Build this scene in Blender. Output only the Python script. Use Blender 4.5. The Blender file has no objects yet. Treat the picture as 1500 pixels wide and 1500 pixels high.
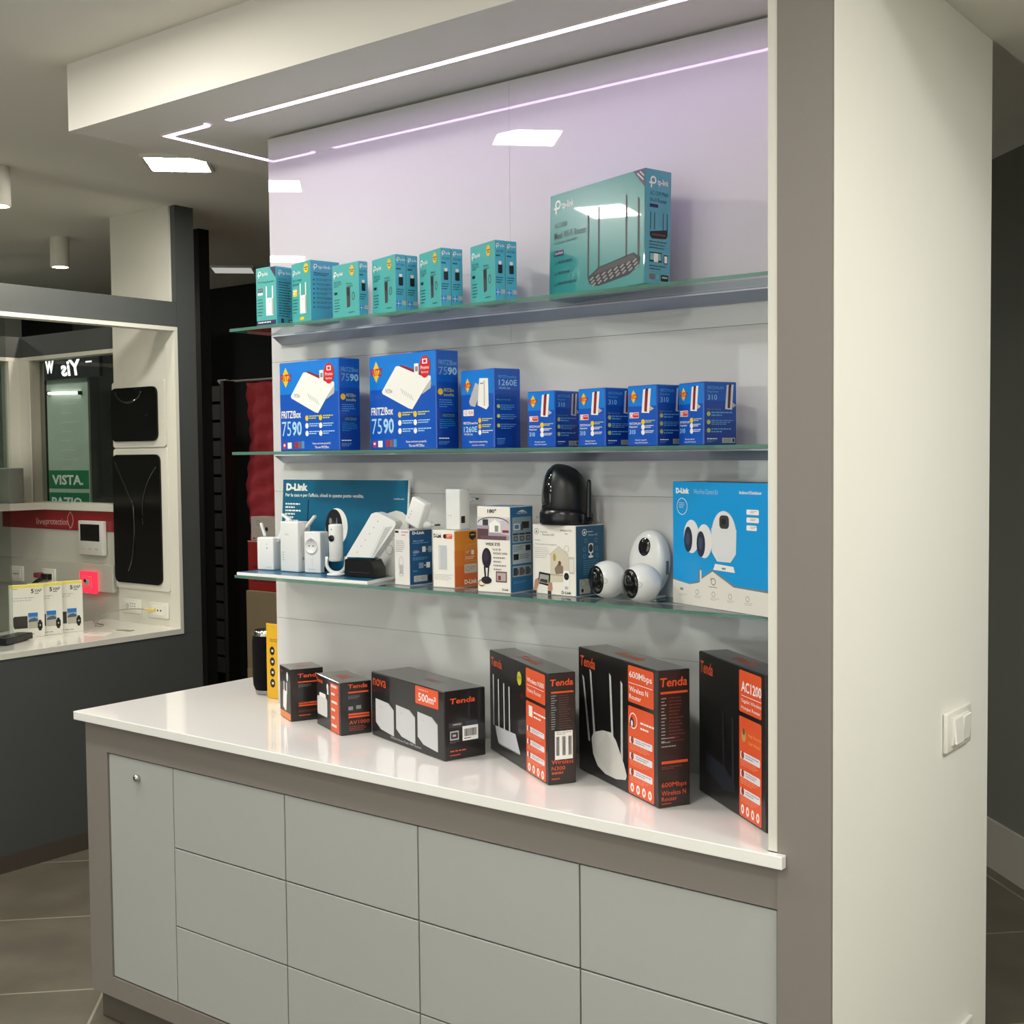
import bpy, bmesh, math, random
from mathutils import Matrix, Vector
R=math.radians
C=bpy.context.scene.collection
random.seed(7)
# ------------------------------------------------------------------ materials
def lin(h):
    h=h.lstrip('#'); o=[]
    for i in (0,2,4):
        c=int(h[i:i+2],16)/255; o.append(c/12.92 if c<=.04045 else ((c+.055)/1.055)**2.4)
    return (*o,1)
MC={}
def M(h,rough=.4,coat=0.,metal=0.,name=None,spec=.5,noise=0.,nscale=30.,bump=0.,coatr=.05):
    """opaque procedural material; noise = amount of soft colour mottling"""
    k=(h,rough,coat,metal,spec,noise,nscale,bump,coatr)
    if k in MC: return MC[k]
    m=bpy.data.materials.new(name or 'mat_'+h.lstrip('#')); m.use_nodes=True
    nt=m.node_tree; b=nt.nodes['Principled BSDF']
    b.inputs['Base Color'].default_value=lin(h); b.inputs['Roughness'].default_value=rough
    b.inputs['Metallic'].default_value=metal; b.inputs['Coat Weight'].default_value=coat
    b.inputs['Coat Roughness'].default_value=coatr; b.inputs['Specular IOR Level'].default_value=spec
    if noise or bump:
        tc=nt.nodes.new('ShaderNodeTexCoord'); n=nt.nodes.new('ShaderNodeTexNoise')
        n.inputs['Scale'].default_value=nscale; n.inputs['Detail'].default_value=4
        nt.links.new(tc.outputs['Object'],n.inputs['Vector'])
        if noise:
            mx=nt.nodes.new('ShaderNodeMix'); mx.data_type='RGBA'
            c=lin(h); mx.inputs[6].default_value=tuple(x*(1-noise) for x in c[:3])+(1,); mx.inputs[7].default_value=tuple(min(1,x*(1+noise)) for x in c[:3])+(1,)
            nt.links.new(n.outputs['Fac'],mx.inputs[0]); nt.links.new(mx.outputs[2],b.inputs['Base Color'])
        if bump:
            bp=nt.nodes.new('ShaderNodeBump'); bp.inputs['Strength'].default_value=bump; bp.inputs['Distance'].default_value=.002
            nt.links.new(n.outputs['Fac'],bp.inputs['Height']); nt.links.new(bp.outputs['Normal'],b.inputs['Normal'])
    MC[k]=m; return m
def EM(h,strength,name):
    m=bpy.data.materials.new(name); m.use_nodes=True; nt=m.node_tree; nt.nodes.clear()
    e=nt.nodes.new('ShaderNodeEmission'); e.inputs[0].default_value=lin(h); e.inputs[1].default_value=strength
    o=nt.nodes.new('ShaderNodeOutputMaterial'); nt.links.new(e.outputs[0],o.inputs[0]); return m
def GLASS(name,tint,refl=1.,milk=None,milkf=0.):
    """clear sheet glass: tinted see-through plus a fresnel mirror"""
    m=bpy.data.materials.new(name); m.use_nodes=True; nt=m.node_tree; nt.nodes.clear()
    t=nt.nodes.new('ShaderNodeBsdfTransparent'); t.inputs[0].default_value=lin(tint)
    g=nt.nodes.new('ShaderNodeBsdfGlossy'); g.inputs['Roughness'].default_value=.02
    f=nt.nodes.new('ShaderNodeFresnel'); f.inputs[0].default_value=1.5
    mx=nt.nodes.new('ShaderNodeMixShader'); o=nt.nodes.new('ShaderNodeOutputMaterial')
    src=t
    if milk:
        d=nt.nodes.new('ShaderNodeBsdfDiffuse'); d.inputs[0].default_value=lin(milk)
        m2=nt.nodes.new('ShaderNodeMixShader'); m2.inputs[0].default_value=milkf
        nt.links.new(t.outputs[0],m2.inputs[1]); nt.links.new(d.outputs[0],m2.inputs[2]); src=m2
    mu=nt.nodes.new('ShaderNodeMath'); mu.operation='MULTIPLY'; mu.inputs[1].default_value=refl
    gm=nt.nodes.new('ShaderNodeNewGeometry'); iv=nt.nodes.new('ShaderNodeMath'); iv.operation='SUBTRACT'; iv.inputs[0].default_value=1
    m3=nt.nodes.new('ShaderNodeMath'); m3.operation='MULTIPLY'
    nt.links.new(gm.outputs['Backfacing'],iv.inputs[1]); nt.links.new(f.outputs[0],mu.inputs[0]); nt.links.new(mu.outputs[0],m3.inputs[0]); nt.links.new(iv.outputs[0],m3.inputs[1]); nt.links.new(m3.outputs[0],mx.inputs[0])
    nt.links.new(src.outputs[0],mx.inputs[1]); nt.links.new(g.outputs[0],mx.inputs[2]); nt.links.new(mx.outputs[0],o.inputs[0]); return m
# ------------------------------------------------------------------ mesh builder
class MB:
    def __init__(s): s.v=[];s.f=[];s.mi=[];s.sm=[];s.mats=[]
    def mat(s,m):
        if m not in s.mats: s.mats.append(m)
        return s.mats.index(m)
    def add(s,vs,fs,m,smooth=False,T=None):
        o=len(s.v); k=s.mat(m)
        for v in vs:
            v=Vector(v); s.v.append(T@v if T else v)
        for f in fs: s.f.append([i+o for i in f]); s.mi.append(k); s.sm.append(smooth)
    def bm(s,b,m,smooth=False,T=None):
        b.verts.index_update(); s.add([v.co.copy() for v in b.verts],[[v.index for v in f.verts] for f in b.faces],m,smooth,T); b.free()
    def box(s,x0,x1,y0,y1,z0,z1,m,bev=0,seg=1,T=None):
        b=bmesh.new(); bmesh.ops.create_cube(b,size=1)
        for v in b.verts: v.co=Vector(((x0+x1)/2+v.co.x*(x1-x0),(y0+y1)/2+v.co.y*(y1-y0),(z0+z1)/2+v.co.z*(z1-z0)))
        if bev: bmesh.ops.bevel(b,geom=b.edges[:],offset=bev,segments=seg,affect='EDGES',profile=.5)
        s.bm(b,m,False if seg<2 else True,T)
    def prism(s,pts,O,U,V,N,t,m,T=None,smooth=False):
        """polygon pts (u,v) on plane O+uU+vV, thickened by t along N"""
        O,U,V,N=map(Vector,(O,U,V,N)); n=len(pts)
        vs=[O+U*a+V*b for a,b in pts]+[O+U*a+V*b+N*t for a,b in pts]
        s.add(vs,[list(range(n)),list(range(2*n-1,n-1,-1))],m,False,T)
        s.add(vs,[[i,i+n,(i+1)%n+n,(i+1)%n] for i in range(n)],m,smooth,T)
    def lathe(s,prof,m,n=32,T=None,smooth=True,c=(0,0,0)):
        vs=[];fs=[];c=Vector(c)
        for r,z in prof:
            for i in range(n):
                a=2*math.pi*i/n; vs.append(c+Vector((r*math.cos(a),r*math.sin(a),z)))
        for j in range(len(prof)-1):
            for i in range(n): fs.append([j*n+i,j*n+(i+1)%n,(j+1)*n+(i+1)%n,(j+1)*n+i])
        s.add(vs,fs,m,smooth,T)
        s.add(vs,[list(range(n-1,-1,-1)),list(range((len(prof)-1)*n,len(prof)*n))],m,False,T)
    def cyl(s,p,q,r,m,n=20,r2=None,smooth=True):
        p,q=Vector(p),Vector(q); d=q-p; T=Matrix.Translation(p)@d.to_track_quat('Z','Y').to_matrix().to_4x4()
        s.lathe([(r,0),(r if r2 is None else r2,d.length)],m,n,T,smooth)
    def ell(s,rx,ry,rz,m,T=None,nu=32,nv=18,z0=-1.,z1=1.):
        pr=[]
        for j in range(nv+1):
            a=-math.pi/2+math.pi*j/nv; pr.append((max(math.cos(a),1e-4),math.sin(a)))
        pr=[(r,z) for r,z in pr if z0-1e-6<=z<=z1+1e-6]
        S=Matrix.Diagonal((rx,ry,rz,1)); s.lathe(pr,m,nu,(T or Matrix())@S)
    def tube(s,pts,r,m,n=8):
        pts=[Vector(p) for p in pts]; vs=[];fs=[]
        for i,p in enumerate(pts):
            d=(pts[min(i+1,len(pts)-1)]-pts[max(i-1,0)]).normalized(); q=d.to_track_quat('Z','Y')
            for k in range(n):
                a=2*math.pi*k/n; vs.append(p+q@Vector((r*math.cos(a),r*math.sin(a),0)))
        for i in range(len(pts)-1):
            for k in range(n): fs.append([i*n+k,i*n+(k+1)%n,(i+1)*n+(k+1)%n,(i+1)*n+k])
        fs.append(list(range(n-1,-1,-1))); fs.append(list(range((len(pts)-1)*n,len(pts)*n)))
        s.add(vs,fs,m,True)
    def build(s,name,parent=None,loc=None,rz=0,M4=None):
        me=bpy.data.meshes.new(name); me.from_pydata([tuple(v) for v in s.v],[],s.f)
        for m in s.mats: me.materials.append(m)
        me.polygons.foreach_set('material_index',s.mi); me.polygons.foreach_set('use_smooth',s.sm); me.update()
        o=bpy.data.objects.new(name,me); C.objects.link(o)
        if parent: o.parent=parent
        if loc is not None: o.location=loc
        o.rotation_euler=(0,0,rz)
        if M4 is not None: o.matrix_basis=M4
        return o
def rrect(x0,y0,x1,y1,r,n=5):
    p=[]
    for cx,cy,a0 in ((x1-r,y1-r,0),(x0+r,y1-r,90),(x0+r,y0+r,180),(x1-r,y0+r,270)):
        for i in range(n+1):
            a=R(a0+90*i/n); p.append((cx+r*math.cos(a),cy+r*math.sin(a)))
    return p
def arc(p0,p1,p2,n=12):
    p0,p1,p2=map(Vector,(p0,p1,p2)); return [p0*(1-t)**2+p1*2*t*(1-t)+p2*t*t for t in [i/n for i in range(n+1)]]
TXT={}
def textmesh(t,bold,res=2):
    k=(t,bold,res)
    if k not in TXT:
        c=bpy.data.curves.new('lettering','FONT'); c.body=t; c.resolution_u=res; c.offset=bold; c.fill_mode='FRONT'
        o=bpy.data.objects.new('lettering',c); me=bpy.data.meshes.new_from_object(o)
        vs=[v.co.copy() for v in me.vertices]; fs=[list(p.vertices) for p in me.polygons]
        bpy.data.objects.remove(o); bpy.data.curves.remove(c); bpy.data.meshes.remove(me)
        TXT[k]=(vs,fs,min(v.x for v in vs),max(v.x for v in vs),min(v.y for v in vs),max(v.y for v in vs))
    return TXT[k]
class Face:
    """printed side of something: u runs left to right, v from the top down, both 0..1"""
    def __init__(s,mb,O,U,V,N): s.mb=mb; s.O,s.U,s.V,s.N=map(Vector,(O,U,V,N)); s.W=s.U.length; s.H=s.V.length
    def p(s,u,v,l): return s.O+s.U*u+s.V*v+s.N*(.00012*l+.0001)
    def poly(s,pts,m,l=1):
        n=len(pts); s.mb.add([s.p(a,b,l) for a,b in pts],[list(range(n-1,-1,-1))],m)
    def rect(s,u0,v0,u1,v1,m,l=1): s.poly([(u0,v0),(u1,v0),(u1,v1),(u0,v1)],m,l)
    def rr(s,u0,v0,u1,v1,m,l=1,r=.003):
        r=min(r,abs(u1-u0)*s.W*.49,abs(v1-v0)*s.H*.49)
        s.poly([(a/s.W,b/s.H) for a,b in rrect(u0*s.W,v0*s.H,u1*s.W,v1*s.H,r)],m,l)
    def ell(s,cu,cv,rx,ry,m,l=1,n=20):
        s.poly([(cu+rx/s.W*math.cos(2*math.pi*i/n),cv+ry/s.H*math.sin(2*math.pi*i/n)) for i in range(n)],m,l)
    def ring(s,cu,cv,r,w,m,l=1,n=22,ry=None):
        ry=ry or r
        for i in range(n):
            a,b=2*math.pi*i/n,2*math.pi*(i+1)/n
            P=lambda t,q,q2:(cu+q/s.W*math.cos(t),cv+q2/s.H*math.sin(t))
            s.poly([P(a,r,ry),P(b,r,ry),P(b,r-w,ry-w),P(a,r-w,ry-w)],m,l)
    def line(s,u0,v0,u1,v1,w,m,l=1):
        a=Vector((u0*s.W,v0*s.H));b=Vector((u1*s.W,v1*s.H));d=(b-a).normalized();n=Vector((-d.y,d.x))*w/2
        s.poly([((q.x)/s.W,(q.y)/s.H) for q in (a-n,b-n,b+n,a+n)],m,l)
    def text(s,t,u0,v0,u1,v1,m,l=2,bold=.0,shear=0,res=2,mirror=False):
        vs,fs,x0,x1,y0,y1=textmesh(t,bold,res); out=[]
        for q in vs:
            a=(q.x-x0)/(x1-x0); b=(q.y-y0)/(y1-y0)
            if mirror: a=1-a
            out.append(s.p(u0+(u1-u0)*a+shear*(b-.5)*abs(v1-v0)*s.H/s.W,v1+(v0-v1)*b,l))
        s.mb.add(out,fs,m)
    def words(s,u0,v0,u1,v1,rows,m,l=1,seed=1,fill=.55,align='l'):
        """rows of print too small to read in the photograph: word-length dashes"""
        r=random.Random(seed); dv=(v1-v0)/rows
        for k in range(rows):
            end=u1 if k<rows-1 else u0+(u1-u0)*r.uniform(.5,.95)
            end=u0+(end-u0)*r.uniform(.82,1); u=u0; ofs=(u1-end)/2 if align=='c' else 0
            while u<end:
                w=min(r.uniform(.06,.2)*(u1-u0),end-u)
                if w>.02*(u1-u0): s.rect(u+ofs,v0+dv*k,u+ofs+w,v0+dv*(k+fill),m,l)
                u+=w+.03*(u1-u0)
    def barcode(s,u0,v0,u1,v1,m,l=2,seed=3):
        r=random.Random(seed); u=u0
        while u<u1:
            w=r.choice((.02,.03,.05))*(u1-u0); s.rect(u,v0,min(u+w,u1),v1,m,l); u+=w+r.choice((.02,.03))*(u1-u0)
# ------------------------------------------------------------------ objects
def tag(o,label=None,cat=None,group=None,kind=None):
    if label: o['label']=label
    if cat: o['category']=cat
    if group: o['group']=group
    if kind: o['kind']=kind
    return o
def thing(name,label,cat,loc=(0,0,0),rz=0,group=None):
    o=bpy.data.objects.new(name,None); o.empty_display_size=.05; C.objects.link(o); o.location=loc; o.rotation_euler=(0,0,rz)
    return tag(o,label,cat,group)
def struct(name,mb,**k): return tag(mb.build(name,**k),kind='structure')

# =================================================================== CAMERA
cd=bpy.data.cameras.new('camera'); cam=bpy.data.objects.new('camera',cd); C.objects.link(cam)
cd.sensor_width=36; cd.lens=36*1816.77/1500; cd.clip_start=.05; cd.clip_end=50
Rv=Vector((.79031869,.61261277,-.01009766)); Uv=Vector((-.02012232,.04242414,.99889703)); Fv=Vector((-.61236546,.78924381,-.04585578))
m4=Matrix.Identity(4)
for i in range(3): m4[i][0]=Rv[i]; m4[i][1]=Uv[i]; m4[i][2]=-Fv[i]
m4.translation=Vector((2.77881,-1.78843,1.42)); cam.matrix_world=m4
bpy.context.scene.camera=cam
# =================================================================== MATERIALS
WALLW=M('#efeee6',.6,noise=.02,nscale=3,bump=.06,name='white_wall_paint')
CEIL=M('#eae6dc',.75,noise=.02,nscale=2,name='ceiling_paint')
SOFF=M('#e9e4da',.7,noise=.015,nscale=2,name='soffit_paint')
GREY=M('#867e77',.55,noise=.03,nscale=60,name='taupe_laminate')
FRONT=M('#b0b1ad',.45,noise=.015,nscale=40,name='pale_grey_laminate')
BLACKGAP=M('#0d0c0b',.8,name='dark_gap')
LACQ=M('#d3d1cf',.7,coat=1.,noise=.01,nscale=2,name='white_gloss_lacquer',coatr=.015,spec=0.)
TOP=M('#faf8f2',.3,coat=1.,noise=.012,nscale=25,name='white_worktop',coatr=.03,spec=.2)
BOOTH=M('#4b4e4c',.6,noise=.05,nscale=12,name='charcoal_panel')
BWHITE=M('#dcd9cb',.4,noise=.015,nscale=4,name='booth_white')
DARK=M('#060606',.8,noise=.2,nscale=5,name='black_wall')
WHITEPL=M('#e6e6e4',.3,noise=.01,nscale=50,name='white_plastic')
BLACKPL=M('#0c0c0e',.25,noise=.1,nscale=50,name='black_plastic')
ALU=M('#b4bac8',.35,metal=.85,noise=.03,nscale=80,name='brushed_aluminium')
CHROME=M('#c8c8c6',.12,metal=1.,name='chrome')
# floor tiles laid at 45 degrees
def floor_mat():
    m=bpy.data.materials.new('floor_tiles'); m.use_nodes=True; nt=m.node_tree; b=nt.nodes['Principled BSDF']
    tc=nt.nodes.new('ShaderNodeTexCoord'); mp=nt.nodes.new('ShaderNodeMapping'); br=nt.nodes.new('ShaderNodeTexBrick')
    mp.inputs['Rotation'].default_value=(0,0,-math.pi/4); mp.inputs['Location'].default_value=(-.012,-.155,0)
    br.offset=0; br.squash=1
    br.inputs['Scale'].default_value=1; br.inputs['Brick Width'].default_value=.553; br.inputs['Row Height'].default_value=.553
    br.inputs['Mortar Size'].default_value=.0035; br.inputs['Mortar Smooth'].default_value=.1; br.inputs['Bias'].default_value=0
    br.inputs['Color1'].default_value=lin('#605a4c'); br.inputs['Color2'].default_value=lin('#655f52'); br.inputs['Mortar'].default_value=lin('#989280')
    n=nt.nodes.new('ShaderNodeTexNoise'); n.inputs['Scale'].default_value=5; n.inputs['Detail'].default_value=8
    mx=nt.nodes.new('ShaderNodeMix'); mx.data_type='RGBA'; mx.blend_type='MULTIPLY'; mx.inputs[0].default_value=1
    rp=nt.nodes.new('ShaderNodeValToRGB'); rp.color_ramp.elements[0].color=(.72,.72,.72,1); rp.color_ramp.elements[1].color=(1.15,1.15,1.15,1)
    rp.color_ramp.elements[0].position=.3; rp.color_ramp.elements[1].position=.7
    L=nt.links.new
    L(tc.outputs['Object'],mp.inputs[0]); L(mp.outputs[0],br.inputs['Vector']); L(tc.outputs['Object'],n.inputs['Vector'])
    L(n.outputs['Fac'],rp.inputs[0]); L(br.outputs['Color'],mx.inputs[6]); L(rp.outputs[0],mx.inputs[7]); L(mx.outputs[2],b.inputs['Base Color'])
    b.inputs['Roughness'].default_value=.5
    return m
FLOOR=floor_mat()
# =================================================================== ROOM
ZC=2.394; ZS=2.231
b=MB(); b.box(-5,4.6,-5,4.2,-.1,0,FLOOR); struct('floor',b)
b=MB(); b.box(-5,4.6,-5,4.2,ZC,ZC+.1,CEIL); struct('ceiling',b)
b=MB()
for x0,x1,z0,z1 in ((-5,-1.2,0,ZC),(4.3,4.6,0,ZC),(-1.2,4.3,0,.12),(-1.2,4.3,2.2,ZC)): b.box(x0,x1,-5.1,-5,z0,z1,WALLW)
struct('wall_front',b)
b=MB(); FRM=M('#55575a',.4,metal=.5)  # shop window added behind the camera to let sky light brighten the room
for x in (-1.2,.63,2.46,4.25): b.box(x,x+.05,-5.08,-5.02,.12,2.2,FRM)
b.box(-1.15,4.25,-5.08,-5.02,.12,.17,FRM); b.box(-1.15,4.25,-5.08,-5.02,2.15,2.2,FRM); w3=struct('fill_window',b)
b=MB(); b.box(-1.15,4.25,-5.054,-5.048,.17,2.15,GLASS('fill_window_glass','#f2f5f4')); b.build('window_pane',w3)
b=MB(); b.box(4.6,4.7,-5,4.2,0,ZC,WALLW); struct('wall_right',b)
b=MB(); b.box(-5.1,-5,-5,4.2,0,ZC,WALLW); struct('wall_left',b)
b=MB(); b.box(-5,.95,2.85,2.95,0,ZC,DARK); struct('wall_back',b)
# charcoal wall at 45 degrees in the passage on the right
A=Vector((1.492,2.519,0)); d=Vector((.699,-.715,0)); n_=Vector((.715,.699,0))
b=MB(); P0=A-d*1.1; P1=A+d*3.2
b.prism([(0,0),((P1-P0).length,0),((P1-P0).length,ZC),(0,ZC)],P0,d,(0,0,1),n_,.1,M('#777a72',.6,noise=.04,nscale=8,name='passage_wall_paint')); struct('wall_passage',b)
b=MB(); b.prism([(0,0),((P1-P0).length,0),((P1-P0).length,.165),(0,.165)],P0,d,(0,0,1),-n_,.012,M('#bab7aa',.5,noise=.04,nscale=20)); struct('baseboard_passage',b)
# lowered soffit over the display, with its boxed front
b=MB(); b.box(.0134,4.6,.0016,.80,ZS,ZC,SOFF); struct('trim_1',b)
b=MB(); b.box(2.012,4.6,.80,4.2,ZS,ZC,SOFF); struct('trim_2',b)
# end wall beside the display: white return, taupe front post, white lining strip
b=MB(); b.box(1.921,2.009,.004,.772,0,ZS,WALLW,bev=.0015); struct('wall_side',b)
b=MB(); b.box(1.919,2.0085,-.004,.0035,0,ZS,GREY); struct('trim_3',b)
b=MB(); b.box(1.903,1.9185,-.003,.62,.7874,ZS,M('#dddace',.4,coat=.3)); struct('trim_4',b)
# =================================================================== LIGHT FITTINGS
LEDL=EM('#dab4fb',21,'led_lavender'); LEDW=EM('#fffcf4',105,'led_warm'); SPOT=EM('#fff2e0',450,'spot_glow')
b=MB(); t=thing('ceiling_led_strip','long glowing LED strip set in the soffit above the white display panel','light strip',(1.15,.178,ZS),group='soffit light strips')
b.box(-.747,.75,-.009,.009,-.003,-.0005,LEDL); b.build('diffuser',t)
b=MB(); b.box(-.75,.75,-.0115,-.009,-.004,-.0002,SOFF); b.box(-.75,.75,.009,.0115,-.004,-.0002,SOFF); b.box(-.75,-.747,-.009,.009,-.004,-.0002,SOFF); b.build('channel',t)
t=thing('ceiling_led_strip','L-shaped glowing LED strip turning the left corner of the soffit','light strip',(.171,.178,ZS),group='soffit light strips')
b=MB(); b.box(-.009,.155,-.009,.009,-.003,-.0005,LEDL); b.box(-.009,.009,.009,.44,-.003,-.0005,LEDL); b.build('diffuser',t)
b=MB(); b.box(-.0115,.155,-.0115,-.009,-.004,-.0002,SOFF); b.box(.009,.155,.009,.0115,-.004,-.0002,SOFF); b.box(-.0115,-.009,-.009,.44,-.004,-.0002,SOFF); b.box(.009,.0115,.0115,.44,-.004,-.0002,SOFF); b.build('channel',t)
def square_light(x,y,s,label,lit=True,rz=45,grp='square ceiling lights',z=None):
    t=thing('ceiling_light',label,'ceiling light',(x,y,z or ZC),R(rz),grp)
    b=MB(); b.box(-s/2,s/2,-s/2,s/2,-.008,-.0005,LEDW if lit else EM('#f4f1e8',.45,'dim_panel')); b.build('diffuser',t)
    b=MB(); e=s/2+.012
    for x0,x1,y0,y1 in ((-e,e,-e,-s/2),(-e,e,s/2,e),(-e,-s/2,-s/2,s/2),(s/2,e,-s/2,s/2)): b.box(x0,x1,y0,y1,-.01,-.0005,M('#d8d5cc',.5))
    b.build('frame',t)
square_light(-.612,.808,.19,'bright square ceiling light showing beside the left end of the soffit')
square_light(-2.30,2.43,.20,'dimly glowing square ceiling panel over the dark back corridor',False)
for k,(x,y) in enumerate([(.478,-.565),(-.62,-.52),(1.75,-1.35),(1.0,-2.6),(2.7,-2.75),(3.5,-1.0),(1.2,-3.9),(-1.82,-1.65)]):  # some follow reflections, the rest are unseen fills added to brighten the room
    square_light(x,y,.19,'square ceiling light over the shop floor, from a set partly added as fill')
square_light(-3.3,1.1,.19,'added square fill light over the room behind the booth windows')  # unseen lamp added to brighten what shows through the booth glass
square_light(3.05,-.35,.19,'added square fill light off the front right of the white side wall')  # no fitting known here; added to lift the white side wall
square_light(2.9,1.75,.15,'small added fill light in the right-hand passage',z=ZS)  # lamp added to lighten the dark passage
square_light(3.2,.35,.19,'added square fill light in the lowered ceiling right of the white side wall',z=ZS)  # out-of-view lamp added to throw more light on the white return
def downlight(x,y,label):
    t=thing('downlight',label,'ceiling light',(x,y,ZC),0,'white cylinder downlights')
    b=MB(); b.lathe([(.040,-.0005),(.0405,-.128),(.038,-.131),(.033,-.131),(.033,-.112)],M('#d9d4c6',.5)); b.build('housing',t)
    b=MB(); b.lathe([(.032,-.113),(.026,-.124),(.010,-.127)],SPOT); b.build('lamp',t)
downlight(-2.144,1.339,'white cylindrical ceiling downlight hanging over the charcoal booth')
downlight(-1.115,.462,'white cylindrical downlight cut by the left edge of the photo')
# =================================================================== CABINET
t=thing('drawer_cabinet','long taupe and pale grey cabinet with one door and twelve drawers','cabinet',(.0212,0,0))
W=1.9185-.0212; D=.72
b=MB(); x=lambda v:v-.0212
b.box(0,x(.111),0,.018,.0738,.7645,GREY); b.box(x(.111),W,0,.018,.6935,.7645,GREY); b.box(x(.111),W,0,.018,.0738,.1250,GREY)
b.box(0,.018,.018,D,.0738,.7645,GREY); b.box(.018,W,D-.018,D,.0738,.7645,GREY); b.box(.018,W,.018,D-.018,.0738,.092,GREY); b.box(.018,W,.03,D-.018,.092,.7645,BLACKGAP)
b.build('body',t)
b=MB(); b.box(.012,W,.022,D-.03,.0005,.0735,M('#5d564d',.5,noise=.05,nscale=30)); b.build('plinth',t)
def panel(x0,x1,z0,z1): 
    q=MB(); g=.0016; q.box(x0+g,x1-g,.003,.0285,z0+g,z1-g,FRONT,bev=.001); return q
do=panel(x(.113),x(.368),.127,.6915).build('door',t)
b=MB(); T=Matrix.Translation((x(.236),.003,.648))@Matrix.Rotation(R(90),4,'X'); b.lathe([(.006,-.002),(.0075,.002),(.0095,.006),(.0085,.011),(.004,.0135),(.0005,.014)],CHROME,20,T); b.build('knob',do)
for c in range(4):
    x0=.368+c*.3882; x1=x0+.3882 if c<3 else 1.9165
    for z0,z1 in ((.5004,.6915),(.3124,.5004),(.127,.3124)): panel(x(x0),x(x1),z0,z1).build('drawer',t)
b=MB(); q=bmesh.new(); pv=[q.verts.new((x_,y_,.7653)) for x_,y_ in ((0,-.02),(1.9345,-.02),(1.9345,-.0045),(1.9015,-.0045),(1.9015,.75),(0,.75))]
bottom=q.faces.new(pv); bottom.normal_flip(); up=bmesh.ops.extrude_face_region(q,geom=[bottom]); bmesh.ops.translate(q,verts=[v for v in up['geom'] if isinstance(v,bmesh.types.BMVert)],vec=(0,0,.0213)); bmesh.ops.recalc_face_normals(q,faces=q.faces[:]); bmesh.ops.bevel(q,geom=q.edges[:],offset=.0015,segments=2,affect='EDGES',profile=.5); b.bm(q,TOP)
tag(b.build('worktop',loc=(0,0,0)),'glossy white worktop slab on the taupe drawer cabinet','worktop')
# =================================================================== DISPLAY PANEL, SHELVES
ZW=.7868
t=thing('display_panel','tall glossy white back panel rising from the worktop behind the glass shelves','display panel',(.3465,.3526,ZW))
L=1.9020-.3465
zs=[0,.222,.5465,.875,ZS-.0065-ZW]
for i in range(4):
    cut=[0,.774,L] if i in(0,3) else [0,L]
    for a,c in zip(cut,cut[1:]):
        b=MB(); b.box(a+(.0002 if a else 0),c-(.0002 if c<L else 0),0,.02,zs[i]+(.0003 if i else 0),zs[i+1]-(.0003 if i<3 else 0),LACQ,bev=.0003); b.build('panel_board',t)
GL=GLASS('clear_shelf_glass','#f3faf8'); GE=GLASS('shelf_glass_edge','#d3e8e0',.6,'#64927f',.62)
S1,S2,S3=1.7323,1.4342,1.1337
shelf_x0,shelf_x1=.385,1.9010
for z,lb in ((S1,'upper glass shelf carrying the teal boxes'),(S2,'middle glass shelf carrying the blue boxes'),(S3,'lower glass shelf carrying the white devices and cameras')):
    t=thing('glass_shelf',lb,'shelf',(shelf_x0,.186,z),group='glass shelves')
    w=shelf_x1-shelf_x0; dp=.3515-.186; th=.0072
    b=MB(); b.add([(0,0,0),(w,0,0),(w,dp,0),(0,dp,0),(0,0,-th),(w,0,-th),(w,dp,-th),(0,dp,-th)],[[0,1,2,3],[7,6,5,4]],GL)
    b.add([(0,0,0),(w,0,0),(w,dp,0),(0,dp,0),(0,0,-th),(w,0,-th),(w,dp,-th),(0,dp,-th)],[[4,5,1,0],[5,6,2,1],[6,7,3,2],[7,4,0,3]],GE)
    b.build('glass_pane',t)
    b=MB(); b.prism([(dp,-.0285),(dp,-.0075),(dp-.034,-.0075),(dp-.034,-.0095),(dp-.004,-.0285)],(.003,0,0),(0,1,0),(0,0,1),(1,0,0),w-.004,ALU); b.build('bracket_rail',t)
    b=MB(); b.box(.003,w-.002,dp-.0345,dp-.033,-.0105,-.0075,M('#d9d6e0',.3)); b.build('rail_lip',t)
# =================================================================== CARTONS
K=M('#1c1a1a',.3,coat=.35); ORG=M('#e65a30',.35); WH=M('#f2f0ea',.4); LG=M('#b9b9b8',.4); DGR=M('#3a3a3c',.4); INK=M('#15181a',.4); MIDG=M('#8b8b8a',.4); YEL=M('#f2c61c',.35); RED=M('#d3202a',.35)
def carton(name,mx,my,z,rz,w,d,h,base,side=None,top=None,bev=.0012):
    """box whose near upright edge stands at (mx,my); returns builder and its faces"""
    a=R(rz); ex=Vector((math.cos(a),math.sin(a),0)); ey=Vector((-math.sin(a),math.cos(a),0))
    c=Vector((mx,my,z))-ex*(w/2)+ey*(d/2)
    b=MB(); b.box(-w/2,w/2,-d/2,d/2,.0003,h,base,bev=bev)
    f=Face(b,(-w/2,-d/2,h),(w,0,0),(0,0,-h),(0,-1,0)); s=Face(b,(w/2,-d/2,h),(0,d,0),(0,0,-h),(1,0,0)); tp=Face(b,(-w/2,d/2,h),(w,0,0),(0,-d,0),(0,0,1))
    e=bev*1.2
    if side: s.rect(e/d,e/h,1-e/d,1-e/h,side,0)
    if top: tp.rect(e/w,e/d,1-e/w,1-e/d,top,0)
    fin=lambda label,cat='box',group=None:tag(b.build(name,loc=c,rz=a),label,cat,group)
    return b,f,s,tp,fin
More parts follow.
